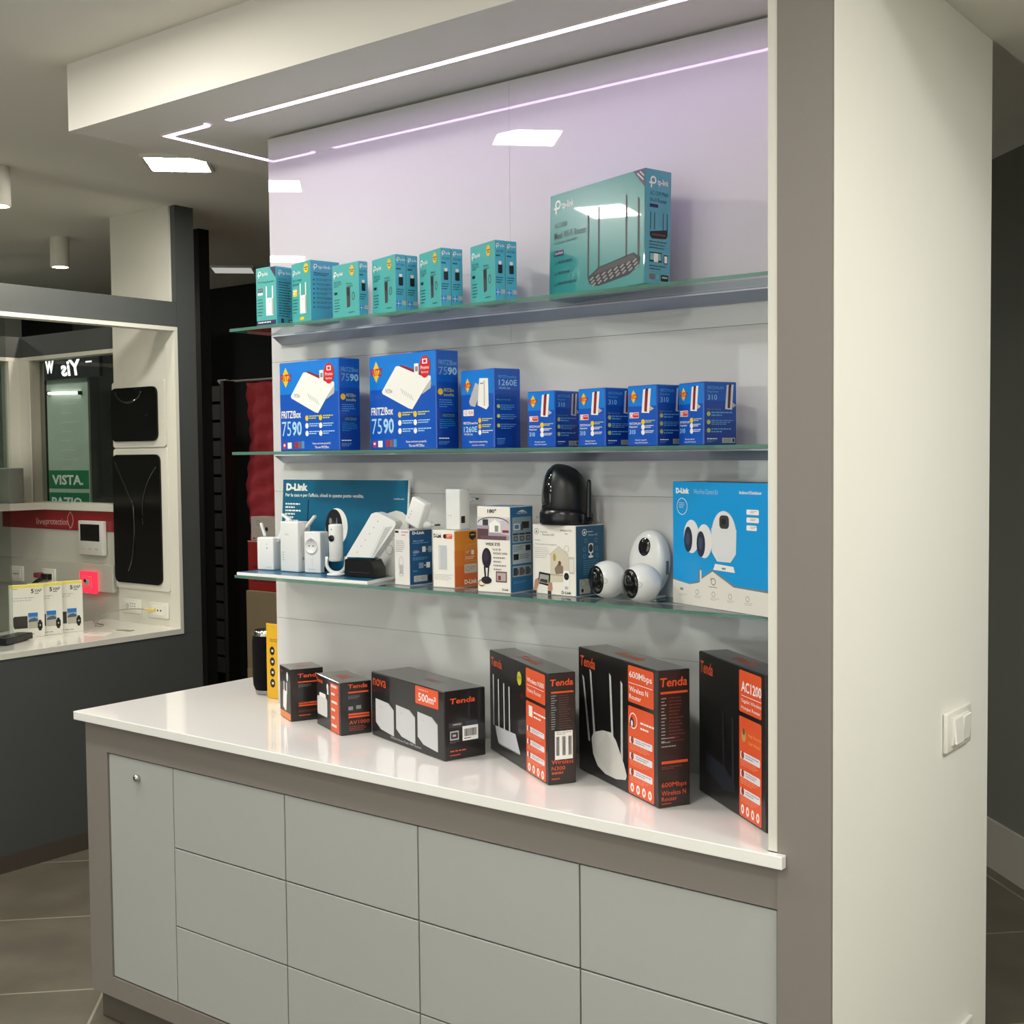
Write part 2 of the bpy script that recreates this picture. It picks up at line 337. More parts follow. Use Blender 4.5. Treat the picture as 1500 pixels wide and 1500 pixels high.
# ---- teal boxes
TEAL=M('#4aaba6',.35,coat=.5); TEALS=M('#4fb0c8',.35,coat=.5); TEALD=M('#1d4f57',.4); PUR=M('#2c2350',.35)
def tlogo(f,u,v,h,text_u1,m=WH,l=3):
    r=h*f.H*.34; f.ring(u+r*1.35/f.W,v+r/f.H,r,r*.42,m,l); f.rect(u+r*.5/f.W,v+r*1.2/f.H,u+r*.95/f.W,v+h,m,l); f.rect(u,v+r*1.5/f.H,u+r*.95/f.W,v+r*2.0/f.H,m,l)
    f.text('tp-link',u+r*2.75/f.W,v+h*.18,text_u1,v+h*.86,m,l,bold=.012)
def gear_ext(f,cu,cv,w,h,m=WH):
    f.rr(cu-w/2,cv-h*.1,cu+w/2,cv+h/2,m,3,.002); f.rect(cu-w/2,cv-h/2,cu-w/2+w*.16,cv,m,3); f.rect(cu+w/2-w*.16,cv-h/2,cu+w/2,cv,m,3); f.rect(cu+w*.28,cv-h*.08,cu+w/2,cv+h*.48,LG,4)
    f.ell(cu,cv+.02,.0015,.0015,MIDG,4)
# box A
def tealA():
    b,f,s,tp,fin=carton('extender_box',.5445,.1950,S1,-.9,.0723,.0546,.1377,TEAL,TEALS,TEALS)
    tlogo(f,.1,.06,.12,.62); f.text('Wi-Fi Range Extender',.1,.235,.9,.28,TEALD,2)
    f.poly([(.7,.01),(.99,.01),(.99,.2)],PUR,2); f.rect(.02,.91,.98,.985,PUR,2); f.words(.1,.93,.8,.965,1,WH,3,2)
    f.rr(.1,.36,.34,.42,PUR,2,.001); f.text('AC750',.13,.375,.31,.405,WH,3); f.rect(.1,.43,.34,.47,WH,2)
    f.words(.08,.54,.36,.86,6,TEALD,2,4,.3); gear_ext(f,.68,.58,.36,.5)
    tlogo(s,.12,.06,.1,.85); s.text('AC750 Wi-Fi',.14,.2,.6,.235,TEALD,2); s.words(.14,.26,.85,.88,14,TEALD,2,5,.4); s.rect(.25,.885,.42,.96,DGR,2); s.rect(.68,.9,.94,.96,INK,2); s.rect(.72,.915,.9,.93,WH,3)
    fin('teal extender box with a purple corner and purple base band, at the left shelf end','box','teal boxes on the upper shelf')
def tealB():
    b,f,s,tp,fin=carton('extender_box',.6592,.1965,S1,-14.5,.0903,.0772,.1402,TEAL,M('#4cabca',.35,coat=.5),TEALS)
    tlogo(f,.08,.12,.1,.5); f.text('Wi-Fi Range',.08,.27,.55,.32,TEALD,2); f.text('Extender',.08,.33,.42,.375,TEALD,2)
    f.rr(.08,.43,.3,.55,YEL,2,.0015); f.words(.1,.45,.28,.53,2,WH,3,2); f.words(.08,.6,.36,.86,5,TEALD,2,8,.3); gear_ext(f,.62,.6,.34,.5); f.ell(.55,.93,.011,.004,YEL,3)
    tlogo(s,.1,.06,.1,.7); s.words(.12,.2,.75,.26,2,TEALD,2,1,.5)
    for k in range(7): s.ell(.12,.32+k*.075,.002,.002,TEALD,2); s.words(.2,.3+k*.075,.85,.34+k*.075,2,TEALD,2,k,.35)
    o=fin('teal extender box with an orange badge and yellow disc, second from the left shelf end','box','teal boxes on the upper shelf')
    q=MB(); g=Face(q,(-.0903/2,-.0772/2,.1402),(.0903,0,0),(0,0,-.1402),(0,-1,0)); g.ell(.8,.12,.011,.011,YEL,4); g.rect(.7,.1,.9,.115,DGR,5); g.rect(.74,.135,.86,.15,DGR,5); q.build('yellow_sticker',o)
def tealUSB(mx,my,rz,w,d,h,label,pair=None):
    b,f,s,tp,fin=carton('adapter_box',mx,my,S1,rz,w,d,h,TEAL,TEALS,TEALS)
    tlogo(f,.06,.12,.13,.42); f.text('AC1300',.08,.3,.34,.345,TEALD,2); f.words(.08,.36,.42,.42,2,TEALD,2,3,.4); f.rr(.08,.5,.2,.55,INK,2,.001)
    f.words(.08,.64,.3,.9,5,TEALD,2,6,.3); f.text('Wireless',.54,.36,.76,.4,TEALD,2); f.text('USB Adapter',.54,.41,.8,.45,TEALD,2)
    f.poly([(.54,.44),(.68,.44),(.68,.80),(.56,.82)],DGR,2); f.poly([(.56,.46),(.66,.46),(.66,.6),(.57,.6)],INK,3); f.ring(.8,.62,.0055,.0016,INK,2,ry=.009); f.words(.62,.9,.9,.93,1,TEALD,2,5)
    s.text('AC1300',.15,.16,.8,.2,TEALD,2); tlogo(s,.1,.05,.085,.9); s.words(.1,.24,.9,.27,1,INK,2,4,.8)
    s.rect(.35,.34,.62,.4,WH,2); s.rr(.3,.39,.7,.54,INK,2,.002); s.words(.1,.6,.8,.72,3,TEALD,2,9,.4); s.rect(.08,.8,.45,.9,M('#2f8ad8',.35),2); s.line(.265,.8,.265,.9,.001,WH,3); s.line(.08,.85,.45,.85,.001,WH,3); s.rect(.58,.8,.95,.87,LG,2)
    o=fin(label,'box','teal boxes on the upper shelf')
    q=MB(); g=Face(q,(-w/2,-d/2,h),(w,0,0),(0,0,-h),(0,-1,0)); g.ell(.76,.15,.009,.0115,M('#dcb82e',.35),4); g.rect(.68,.13,.84,.145,DGR,5); g.rect(.71,.165,.81,.18,DGR,5); q.build('yellow_sticker',o)
def pair(mx,my,rz,w,d,h,lf,lb_):
    a=R(rz); tealUSB(mx,my,rz,w,d-.0006,h,lf); tealUSB(mx-math.sin(a)*d,my+math.cos(a)*d,rz,w,d,h*.997,lb_)
tealA(); tealB()
tealUSB(.8156,.1955,-11.1,.1071,.0250,.1216,'single slim teal adapter box standing right of the orange-badged extender box')
pair(.9267,.1950,-17,.1030,.0284,.1247,'front box of the leftmost upright pair of teal adapter boxes','rear box of the leftmost upright pair of teal adapter boxes, wall side')
pair(1.0571,.1940,-21.8,.1003,.0266,.1240,'front box of the middle upright pair of teal adapter boxes','rear box of the middle upright pair of teal adapter boxes, wall side')
pair(1.2022,.1945,-21.8,.1028,.0262,.1238,'front box of the pair of teal adapter boxes nearest the big router box','rear box of the pair of teal adapter boxes nearest the big router box')
def tealG():
    TG=M('#2f8c88',.25,coat=1.,coatr=.02); TS=M('#4a9db0',.25,coat=1.,coatr=.02)
    b,f,s,tp,fin=carton('router_box',1.5575,.1900,S1,-18.2,.3000,.0646,.2134,TG,TS,TS)
    tlogo(f,.05,.06,.13,.27); f.text('AC1200',.055,.275,.2,.325,INK,2,.005); f.text('Mesh Wi-Fi Router',.055,.365,.41,.43,INK,2,.005); f.text('Full Gigabit, MU-MIMO',.055,.45,.31,.485,TEALD,2)
    f.rr(.055,.535,.165,.59,PUR,2,.001); f.text('OneMesh',.065,.55,.155,.575,WH,3); f.poly([(.885,.005),(.998,.005),(.998,.165)],PUR,2); f.line(.925,.03,.985,.1,.003,LG,3); f.line(.95,.02,.99,.065,.0025,LG,3)
    for k in range(3):
        v=.66+k*.1; f.ell(.075,v,.003,.003,TEALD,2); f.words(.1,v-.02,.38,v+.015,1,TEALD,2,k+3,.7)
    for u,v0,v1,w in ((.435,.265,.87,.011),(.545,.215,.80,.010),(.825,.18,.77,.010),(.945,.235,.80,.012)): f.poly([(u-w,v0),(u+w*.6,v0+.02),(u+w,v1),(u-w*.6,v1)],DGR,2)
    f.poly([(.44,.845),(.545,.775),(.90,.71),(.965,.765),(.955,.82),(.86,.895),(.54,.945),(.45,.91)],INK,3); f.poly([(.47,.84),(.56,.785),(.89,.725),(.94,.77),(.74,.8)],DGR,4)
    for k in range(8):
        for j in range(3):
            u=.455+k*.062+j*.012; f.poly([(u,.875-k*.012-j*.022+j*.05),(u+.034,.85-k*.012-j*.022+j*.05),(u+.045,.86-k*.012-j*.022+j*.05),(u+.012,.886-k*.012-j*.022+j*.05)],MIDG,5)
    tlogo(s,.15,.06,.1,.88); s.text('AC1200 Mesh',.18,.185,.88,.225,TEALD,2); s.text('Wi-Fi Router',.18,.245,.82,.285,TEALD,2); s.rr(.18,.3,.5,.33,PUR,2,.001)
    for u in (.22,.37,.7,.85): s.rect(u-.012,.37,u+.012,.52,INK,2)
    s.poly([(.2,.54),(.86,.51),(.87,.565),(.8,.59),(.28,.6),(.2,.575)],INK,2); s.rect(.28,.555,.8,.57,M('#6a3a40',.4),3)
    s.words(.18,.62,.85,.7,3,TEALD,2,2,.35); s.rect(.2,.715,.66,.8,INK,2); s.rect(.22,.725,.64,.785,M('#7fb9bb',.4),3); s.rect(.36,.725,.52,.8,WH,4); s.rr(.74,.73,.88,.81,INK,2,.001); s.rect(.76,.74,.86,.8,WH,3); s.words(.2,.83,.85,.88,2,TEALD,2,6,.4)
    s.rect(.2,.905,.4,.95,M('#7d6a66',.4),2); s.rect(.46,.905,.58,.95,M('#5db0ac',.4),2); s.rect(.64,.905,.92,.96,INK,2); s.rect(.68,.92,.88,.935,LG,3)
    o=fin('large glossy teal router box picturing a black router with four antennas'); o.rotation_euler.x=R(-1.5); o.location.z+=.0012
tealG()
# ---- blue boxes
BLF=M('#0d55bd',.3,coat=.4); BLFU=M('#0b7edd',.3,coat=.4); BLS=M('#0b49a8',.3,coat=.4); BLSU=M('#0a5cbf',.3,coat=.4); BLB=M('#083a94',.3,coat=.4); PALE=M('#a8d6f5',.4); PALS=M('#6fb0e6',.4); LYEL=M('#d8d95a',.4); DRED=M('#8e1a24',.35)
def fritz(f,cu,cv,r):
    f.poly([(cu,cv-r/f.H),(cu+r*.72/f.W,cv),(cu,cv+r/f.H),(cu-r*.72/f.W,cv)],YEL,3); q=r*.95/f.W; f.text('FRITZ!',cu-q,cv-r*.33/f.H,cu+q,cv+r*.36/f.H,M('#8a1220',.4),5,bold=.03,shear=.15); f.text('FRITZ!',cu-q*.97,cv-r*.3/f.H,cu+q*.97,cv+r*.33/f.H,RED,6,bold=.02,shear=.15)
def bluebase(mx,my,rz,w,d,h,split=.36):
    b,f,s,tp,fin=carton('router_box' if w>.2 else 'repeater_box',mx,my,S2,rz,w,d,h,BLF,BLS,BLS,bev=.0018)
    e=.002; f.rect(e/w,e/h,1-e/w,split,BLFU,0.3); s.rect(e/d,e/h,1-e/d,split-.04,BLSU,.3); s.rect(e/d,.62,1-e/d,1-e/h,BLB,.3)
    return b,f,s,tp,fin
def blue7590(mx,my,rz,w,d,h,label):
    b,f,s,tp,fin=bluebase(mx,my,rz,w,d,h)
    fritz(f,.115,.17,.024)
    f.poly([(.20,.38),(.42,.13),(.49,.125),(.93,.26),(.935,.34),(.86,.36),(.66,.585),(.61,.575),(.21,.405)],WH,3); f.poly([(.46,.125),(.51,.12),(.89,.245),(.84,.265)],DRED,4); f.poly([(.935,.29),(.93,.38),(.80,.44),(.86,.36)],LG,4); f.text('FRITZ!Box',.26,.36,.36,.4,MIDG,5,shear=-.2)
    for k in range(5): f.line(.49+k*.037,.36+k*.018,.53+k*.037,.425+k*.018,.0016,LG,5)
    f.text('FRITZ!Box',.03,.545,.37,.63,WH,3,bold=.02); f.text('75',.035,.665,.195,.83,PALE,3,bold=0); f.text('90',.215,.665,.38,.83,PALE,3,bold=.03)
    for i,u in enumerate((.47,.7)):
        for j in range(3):
            v=.635+j*.085; f.ell(u,v,.0065,.0065,YEL if j==0 else WH,3); f.words(u+.04,v-.025,u+.24,v+.02,2,LYEL if j==0 else PALE,3,i*3+j,.5)
    for k,(u,m) in enumerate(((.05,RED),(.13,WH),(.25,M('#a33040',.4)),(.31,M('#8c5a4a',.4)),(.37,M('#4a8fd0',.4)))): f.rect(u,.905-.004*k,u+(.07 if k==1 else .05),.97,m,3)
    f.rect(.06,.92,.09,.945,WH,4); f.text('Faster and more powerful:',.56,.905,.86,.935,WH,3,.01); f.text('The new FRITZ!Box',.6,.945,.83,.972,WH,3,.01)
    s.text('FRITZ!Box',.12,.1,.92,.15,PALS,3,.01); s.text('75',.12,.17,.5,.25,PALS,3); s.text('90',.52,.17,.92,.25,PALE,3,.03)
    s.ell(.19,.42,.007,.007,YEL,3); s.text('FRITZ!Box',.34,.385,.78,.42,LYEL,3); s.text('benefits',.34,.435,.78,.465,LYEL,3); s.words(.13,.5,.8,.59,4,PALS,3,3,.3); s.text('FRITZ!OS',.28,.645,.8,.675,M('#7fb24a',.4),3); s.words(.13,.7,.85,.8,5,M('#2fa0d8',.4),3,4,.3); s.words(.1,.885,.7,.9,1,WH,3,5,.7); s.words(.1,.92,.6,.96,3,PALS,3,6,.3)
    o=fin(label,'box','blue boxes on the middle shelf')
    q=MB(); g=Face(q,(-w/2,-d/2,h),(w,0,0),(0,0,-h),(0,-1,0)); g.rect(.695,.12,.76,.235,WH,6); g.rect(.71,.15,.75,.2,MIDG,7); g.ell(.85,.16,.0195,.024,RED,7); g.rect(.815,.08,.885,.13,WH,8); g.rect(.83,.09,.87,.12,RED,9); g.text('Promo',.79,.15,.91,.185,WH,8,.01); g.text('bonus',.8,.2,.9,.225,WH,8); q.build('red_sticker',o)
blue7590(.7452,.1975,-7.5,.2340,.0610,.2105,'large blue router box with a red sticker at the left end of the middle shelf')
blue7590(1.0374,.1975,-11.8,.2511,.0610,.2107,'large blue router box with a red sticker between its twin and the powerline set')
def blue1260():
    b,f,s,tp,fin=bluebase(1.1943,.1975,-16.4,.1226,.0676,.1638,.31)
    fritz(f,.22,.19,.015)
    f.poly([(.26,.40),(.46,.16),(.58,.2),(.56,.35),(.44,.47),(.3,.45)],LG,3); f.poly([(.58,.11),(.84,.12),(.85,.47),(.78,.51),(.52,.45)],WH,4); f.rect(.71,.14,.74,.46,LG,5); f.rect(.6,.17,.7,.185,MIDG,5)
    f.rr(.08,.5,.4,.58,WH,3,.001); f.text('WLAN',.24,.515,.38,.565,RED,4); f.ring(.16,.54,.0045,.001,RED,4)
    f.text('FRITZ!Powerline',.08,.655,.52,.69,WH,3,.01); f.text('1260E',.09,.715,.5,.79,PALE,3,.02); f.text('WLAN Set',.09,.8,.36,.83,WH,3)
    for j in range(3): f.ell(.58,.645+j*.075,.0055,.0055,YEL if j<2 else WH,3); f.words(.65,.62+j*.075,.97,.665+j*.075,2,LYEL if j<2 else WH,3,j,.5)
    f.text('Rapid home networking',.26,.9,.8,.93,WH,3,.01); f.text('at your socket',.34,.945,.72,.97,WH,3,.01)
    s.text('FRITZ!Powerline',.16,.085,.84,.12,PALS,3); s.text('1260E',.18,.14,.86,.215,PALE,3,.01); s.text('WLAN Set',.18,.23,.6,.26,PALE,3)
    s.text('Easy to set up',.1,.38,.6,.405,M('#8fae6a',.4),3)
    for j in range(3): s.ell(.16,.475+j*.12,.004,.004,LYEL,3); s.words(.24,.455+j*.12,.85,.53+j*.12,3,PALS,3,j+3,.35)
    s.words(.1,.875,.5,.89,1,PALS,3,5,.7); s.words(.1,.9,.4,.96,4,PALS,3,6,.3)
    fin('mid-sized blue powerline box picturing two white plugs, right of the large blue boxes','box','blue boxes on the middle shelf')
blue1260()
def blue310(mx,my,rz,w,h,label):
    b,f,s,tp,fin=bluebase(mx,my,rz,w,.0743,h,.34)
    fritz(f,.22,.18,.0125)
    def rep(g,u,v,k=1.,m=WH,m2=DRED):
        g.poly([(u-.1*k,v-.19),(u+.16*k,v-.2),(u+.1*k,v+.2),(u-.16*k,v+.19)],m,3); g.poly([(u-.03*k,v-.18),(u+.07*k,v-.18),(u+.02*k,v+.18),(u-.07*k,v+.17)],m2,4); g.poly([(u+.12*k,v+.08),(u+.26*k,v+.13),(u+.12*k,v+.17)],LG,4); g.rect(u-.01*k,v-.2,u+.07*k,v-.17,INK,5)
    rep(f,.65,.26)
    f.rr(.08,.44,.4,.535,WH,3,.001); f.rect(.2,.45,.39,.525,RED,4); f.text('WLAN',.22,.46,.37,.49,WH,5); f.ring(.14,.49,.004,.001,RED,4)
    f.text('FRITZ!WLAN',.08,.605,.46,.645,WH,3,.01); f.text('Repeater',.08,.66,.36,.7,WH,3,.01); f.text('310',.08,.725,.28,.80,PALE,3,.02)
    for j in range(3): f.ell(.54,.6+j*.085,.005,.005,YEL if j==0 else WH,3); f.words(.62,.575+j*.085,.95,.625+j*.085,2,LYEL if j==0 else WH,3,j+2,.5)
    f.text('Extends range for',.28,.885,.66,.915,WH,3,.01); f.text('every Wi-Fi network',.26,.93,.7,.96,WH,3,.01)
    s.text('FRITZ!WLAN',.12,.07,.6,.12,PALS,3); s.text('Repeater',.12,.14,.45,.18,PALS,3); s.text('310',.12,.205,.4,.285,PALE,3); rep(s,.77,.24,.8,M('#d9dee6',.4),M('#5c2c3a',.4))
    s.text('Easy to set up',.1,.42,.52,.45,M('#9aa856',.4),3)
    for j in range(3): s.ell(.15,.505+j*.13,.0042,.0042,M('#b6c46a',.4),3); s.words(.23,.475+j*.13,.9,.56+j*.13,2+(j==1),PALS,3,j+5,.42)
    s.words(.1,.89,.5,.91,1,WH,3,5,.7); s.words(.1,.925,.35,.96,2,PALS,3,6,.3); s.rect(.55,.885,.94,.965,LG,3); s.barcode(.58,.895,.82,.955,MIDG,4); s.rect(.86,.895,.92,.955,INK,4)
    fin(label,'box','blue boxes on the middle shelf')
blue310(1.3472,.1975,-6.0,.0742,.1121,'small blue repeater box standing next to the mid-sized powerline box')
blue310(1.4652,.1975,-14.5,.0786,.1130,'second of the four small blue repeater boxes, counted from the powerline box')
blue310(1.5802,.1975,-14.9,.0805,.1141,'third of the four small blue repeater boxes, counted from the powerline box')
blue310(1.6776,.1975,-25.4,.0793,.1150,'small blue repeater box at the right end of its row, whole side visible')
# ---- lower shelf: demo tray with devices
DLB=M('#0b6284',.35,coat=.2); TZ=S3+.0082
t=thing('demo_stand','blue and white product stand with an upright printed back board on the lower shelf','display stand',(.41,.19,S3))
b=MB(); pts=[(-.015,-.005),(.418,.006),(.386,.128),(-.015,.128)]
b.prism(pts,(0,0,.0005),(1,0,0),(0,1,0),(0,0,1),.0068,WH); b.prism([(-.012,-.002),(.414,.009),(.384,.126),(-.012,.126)],(0,0,.0073),(1,0,0),(0,1,0),(0,0,1),.0006,DLB); b.build('tray',t)
b=MB(); lean=.012; hB=.231
O=Vector((-.013,.132,.0005)); Uu=Vector((.438,-.002,0)); Vv=Vector((0,lean,hB)); Nn=Vector((0,-1,.05)).normalized()
out=[(0,0),(.985,0),(.975,.62),(1,1),(.01,1)]
b.prism([(0,0),(.985,0),(1,1),(.01,1)],O,Uu,Vv,-Nn,.004,WH); f=Face(b,O+Vv,Uu,-Vv,Nn)
f.poly([(.012,.004),(.992,.004),(.98,.995),(.004,.995)],DLB,1)
f.text('D-Link',.04,.045,.22,.125,WH,3,bold=.06); f.text("Per la casa e per l'ufficio, chiedi in questo punto vendita.",.035,.15,.665,.2,WH,3,.012); f.text('mydlink.com',.89,.185,.965,.205,WH,3)
for k in range(6): f.words(.035,.26+k*.036,.18,.28+k*.036,1,WH,2,k,.8)
f.line(.228,.22,.222,.5,.0035,INK,3)
f.ell(.458,.50,.0385,.046,WH,3,36); f.ell(.437,.49,.029,.041,INK,4,32); f.ell(.432,.50,.012,.015,DGR,5); f.ell(.41,.44,.005,.008,MIDG,6); f.ell(.46,.47,.002,.016,MIDG,6)
f.poly([(.775,.99),(.80,.42),(.815,.375),(.855,.335),(.91,.31),(.955,.325),(.985,.36),(.992,.5),(.985,.99)],M('#e9e6df',.4),3); f.rect(.81,.6,.985,.608,LG,4); f.ring(.865,.71,.012,.002,LG,4)
b.build('back_board',t)
def extender(name,label,mx,my,rz,w,d,h,ants,marks,z=TZ):
    a=R(rz); c=Vector((mx,my,z))-Vector((math.cos(a),math.sin(a),0))*w/2+Vector((-math.sin(a),math.cos(a),0))*d/2
    t=thing(name,label,'network device',c,a)
    b=MB(); b.box(-w/2,w/2,-d/2,d/2,.0005,h,WHITEPL,bev=.003,seg=3); f=Face(b,(-w/2,-d/2,h),(w,0,0),(0,0,-h),(0,-1,0)); s=Face(b,(w/2,-d/2,h),(0,d,0),(0,0,-h),(1,0,0)); marks(f,s); b.build('body',t)
    for p,q in ants:
        p,q=Vector(p),Vector(q); b=MB(); b.cyl(p-(q-p).normalized()*.006,p,.0045,LG); dd=(q-p); T=Matrix.Translation((p+q)/2)@dd.to_track_quat('Z','Y').to_matrix().to_4x4(); b.box(-.0055,.0055,-.0035,.0035,-dd.length/2,dd.length/2,WHITEPL,bev=.003,seg=3,T=T); b.build('antenna',t)
    return t
def mk1(f,s):
    f.ell(.62,.2,.0012,.0012,MIDG,3); f.ell(.62,.32,.0015,.0025,MIDG,3); f.text('D-Link',.6,.89,.85,.92,MIDG,3)
extender('range_extender','small white range extender with antenna at the left end of the demo stand',.4477,.2560,9.3,.0513,.032,.0810,[((-.014,.002,.083),(-.023,-.002,.116)),((.0285,.004,.075),(.036,.012,.112))],mk1)
def mk2(f,s):
    f.text('D-Link',.28,.235,.5,.265,MIDG,3)
    for k in range(4): f.ell(.18,.61+k*.05,.0014,.0018,MIDG,3)
    s.rr(.3,.7,.5,.76,LG,3,.001); s.words(.2,.3,.3,.6,8,LG,3,2,.4)
extender('range_extender','large white range extender with two tilted antennas on the demo stand',.5423,.2507,-.6,.0640,.0424,.1221,[((-.020,.004,.123),(-.046,.000,.1385)),((.035,.004,.108),(.062,.010,.137))],mk2)
def mk3(f,s):
    f.line(.5,.64,.5,.85,.0006,LG,3); f.text('D-Link',.3,.89,.64,.915,MIDG,3); s.rr(.42,.85,.8,.97,INK,3,.001)
t=extender('powerline_adapter','white powerline plug with a round pass-through socket on the demo stand',.6083,.2618,7.6,.0498,.0323,.0995,[],mk3)
b=MB(); T=Matrix.Translation((-.002,-.0323/2,.0655))@Matrix.Rotation(R(90),4,'X'); b.lathe([(.0195,0),(.0195,.0018),(.017,.0022),(.0165,.0008),(.001,.0008)],M('#dededc',.35),28,T); b.lathe([(.0017,.0009),(.0017,.0012)],INK,10,T@Matrix.Translation((-.006,0,0))); b.lathe([(.0017,.0009),(.0017,.0012)],INK,10,T@Matrix.Translation((.006,0,0))); b.box(-.0045,.0005,-.0323/2-.003,-.0323/2,.0820,.0850,LG); b.box(-.0045,.0005,-.0323/2-.003,-.0323/2,.0460,.0490,LG); b.build('socket',t)
t=thing('security_camera','slim white tubular camera on a U-shaped stand with round foot','camera',(.672,.2520,TZ),R(36))
b=MB(); b.lathe([(.021,.0004),(.0225,.002),(.0225,.004),(.02,.0055),(.0005,.006)],WHITEPL,32); b.build('foot',t)
b=MB(); b.tube([(-.0225,0,.044)]+[(-.0225*math.cos(a),0,.028-.022*math.sin(a)) for a in [R(180*i/14) for i in range(15)]]+[(.0225,0,.044)],.0042,WHITEPL,10); b.build('yoke',t)
b=MB(); b.lathe([(.0150,.034),(.0165,.036),(.0168,.116),(.0162,.119),(.012,.1205),(.0005,.121)],WHITEPL,32); b.lathe([(.0172,.035),(.0174,.040),(.017,.0405)],LG,32); b.build('body',t)
b=MB(); T=Matrix.Rotation(R(-28),4,'Z')@Matrix.Translation((0,-.0160,.088))@Matrix.Rotation(R(90),4,'X'); b.lathe([(.0078,0),(.0078,.002),(.006,.003),(.0005,.0034)],BLACKPL,24,T); b.build('lens',t)
b=MB(); T=Matrix.Rotation(R(-28),4,'Z')@Matrix.Translation((0,-.0164,.109))@Matrix.Rotation(R(90),4,'X'); b.lathe([(.0015,0),(.0012,.0012)],DGR,12,T); b.build('sensor',t)
# leaning white router in black stand
t=thing('modem_router','white modem router leaning to the right in a black base','router',(.760,.2400,TZ),R(8))
b=MB(); b.prism([(-.043,.0015),(.041,.0003),(.041,.022),(.030,.041),(.026,.0425),(-.038,.0425),(-.042,.040)],(0,.0,0),(1,0,0),(0,0,1),(0,1,0),.045,BLACKPL); b.prism([(-.033,.012),(.028,.0115),(.028,.0125),(-.033,.013)],(0,-.0002,0),(1,0,0),(0,0,1),(0,-1,0),.0003,DGR); b.build('base',t)
b=MB(); P=[(-.045,.046),(-.030,.066),(.012,.122),(.030,.147),(.042,.151),(.054,.148),(.095,.131),(.098,.125),(.092,.115),(.034,.0465)]
b.prism(P,(0,.008,0),(1,0,0),(0,0,1),(0,1,0),.026,WHITEPL); f=Face(b,(0,.008,0),(1,0,0),(0,0,1),(0,-1,0))
f.poly([(.028,.047),(.068,.117),(.088,.120),(.034,.0485)][::-1],M('#c4c4c2',.45),1)
for k in range(12): f.line(.033+k*.0031,.0555+k*.0052,.0405+k*.0036,.0548+k*.0050,.0006,MIDG,2)
f.line(.0235,.047,.066,.120,.0007,LG,1)
for k in range(6): f.ell(-.012+k*.012,.058+k*.0145,.0011,.0016,MIDG,2)
b.build('body',t)
# cartons on the lower shelf
def boxL():
    b,f,s,tp,fin=carton('plug_box',.9260,.2281,S3,-6.7,.0499,.0688,.1232,M('#e3dfdc',.35),M('#0d4c7c',.35),M('#c8c6c4',.4))
    f.rect(.06,.02,.3,.06,INK,2); f.words(.5,.03,.95,.14,2,M('#c66a7a',.4),2,2,.3); f.words(.1,.2,.7,.42,6,MIDG,2,4,.3); f.ring(.45,.62,.0075,.0007,MIDG,2,ry=.0165); f.rr(.33,.63,.57,.8,LG,2,.003); f.ring(.45,.8,.007,.0008,MIDG,2,ry=.005)
    s.text('D-Link',.14,.03,.66,.085,WH,3,.05); s.text('Easy to install',.18,.19,.6,.22,WH,3); s.words(.14,.235,.9,.255,1,PALS,3,2,.6)
    f2=M('#7d97ad',.4); s.ring(.27,.4,.0075,.0012,f2,2,ry=.004); s.rect(.15,.385,.42,.42,f2,3); s.rr(.55,.31,.7,.41,WH,3,.001); s.rect(.8,.31,.96,.42,f2,3); s.rect(.73,.36,.78,.37,WH,3)
    s.words(.14,.45,.4,.47,1,PALS,3,3,.6); s.words(.14,.5,.9,.56,3,PALS,3,3,.3); s.rr(.4,.6,.6,.7,f2,3,.001); s.rr(.72,.6,.88,.7,WH,3,.001); s.rect(.63,.645,.7,.66,WH,3); s.words(.14,.74,.5,.76,1,PALS,3,7,.6)
    s.rr(.18,.83,.76,.94,LG,3,.001); s.ring(.32,.885,.0045,.0012,MIDG,4); s.words(.45,.86,.72,.91,2,MIDG,4,3,.4); s.rect(.8,.83,.97,.95,INK,3)
    fin('slim white and blue plug box with a tilted white plug lying on top')
boxL()
def boxM():
    OR=M('#e08a1c',.35); OR2=M('#dd6a20',.35)
    b,f,s,tp,fin=carton('extender_box',1.0456,.2408,S3,-1.2,.0628,.0769,.1243,M('#ece8de',.35),OR,M('#d9d6cc',.4))
    s.rect(.01,.62,.99,.99,OR2,.4); s.rect(.01,.35,.99,.62,M('#df7c1e',.35),.35)
    f.text('D-Link',.06,.06,.42,.13,INK,3,.03); f.ell(.58,.1,.005,.005,INK,3); f.rr(.6,.06,.92,.14,ORG,3,.001); f.words(.66,.08,.88,.125,2,WH,4,2,.4); f.rr(.28,.26,.66,.68,M('#c2c4ca',.4),3,.001); f.rect(.3,.28,.36,.66,M('#d4d6da',.4),4)
    f.words(.08,.8,.9,.88,3,LG,2,4,.3); f.line(.06,.775,.95,.775,.0008,LG,2)
    s.poly([(.64,.05),(.78,.03),(.92,.05),(.92,.14),(.78,.19),(.64,.14)],INK,3); s.rect(.7,.08,.86,.1,YEL,4)
    for a0,b0,a1,b1 in ((.45,.34,.45,.55),(.45,.55,.95,.55),(.45,.34,.55,.27),(.55,.27,.95,.25)): s.line(a0,b0,a1,b1,.0009,M('#e8b070',.4),3)
    s.rr(.72,.36,.84,.44,WH,3,.001); s.words(.5,.37,.68,.42,2,WH,3,3,.4); s.words(.48,.47,.92,.53,2,WH,3,4,.4); s.rr(.42,.6,.96,.76,M('#cfc8ba',.4),3,.002); s.ring(.56,.68,.006,.0013,MIDG,4); s.words(.68,.65,.92,.71,2,MIDG,4,5,.4); s.text('D-Link',.42,.87,.96,.95,WH,3,.04)
    fin('white and orange extender box with a white plug standing on top')
boxM()
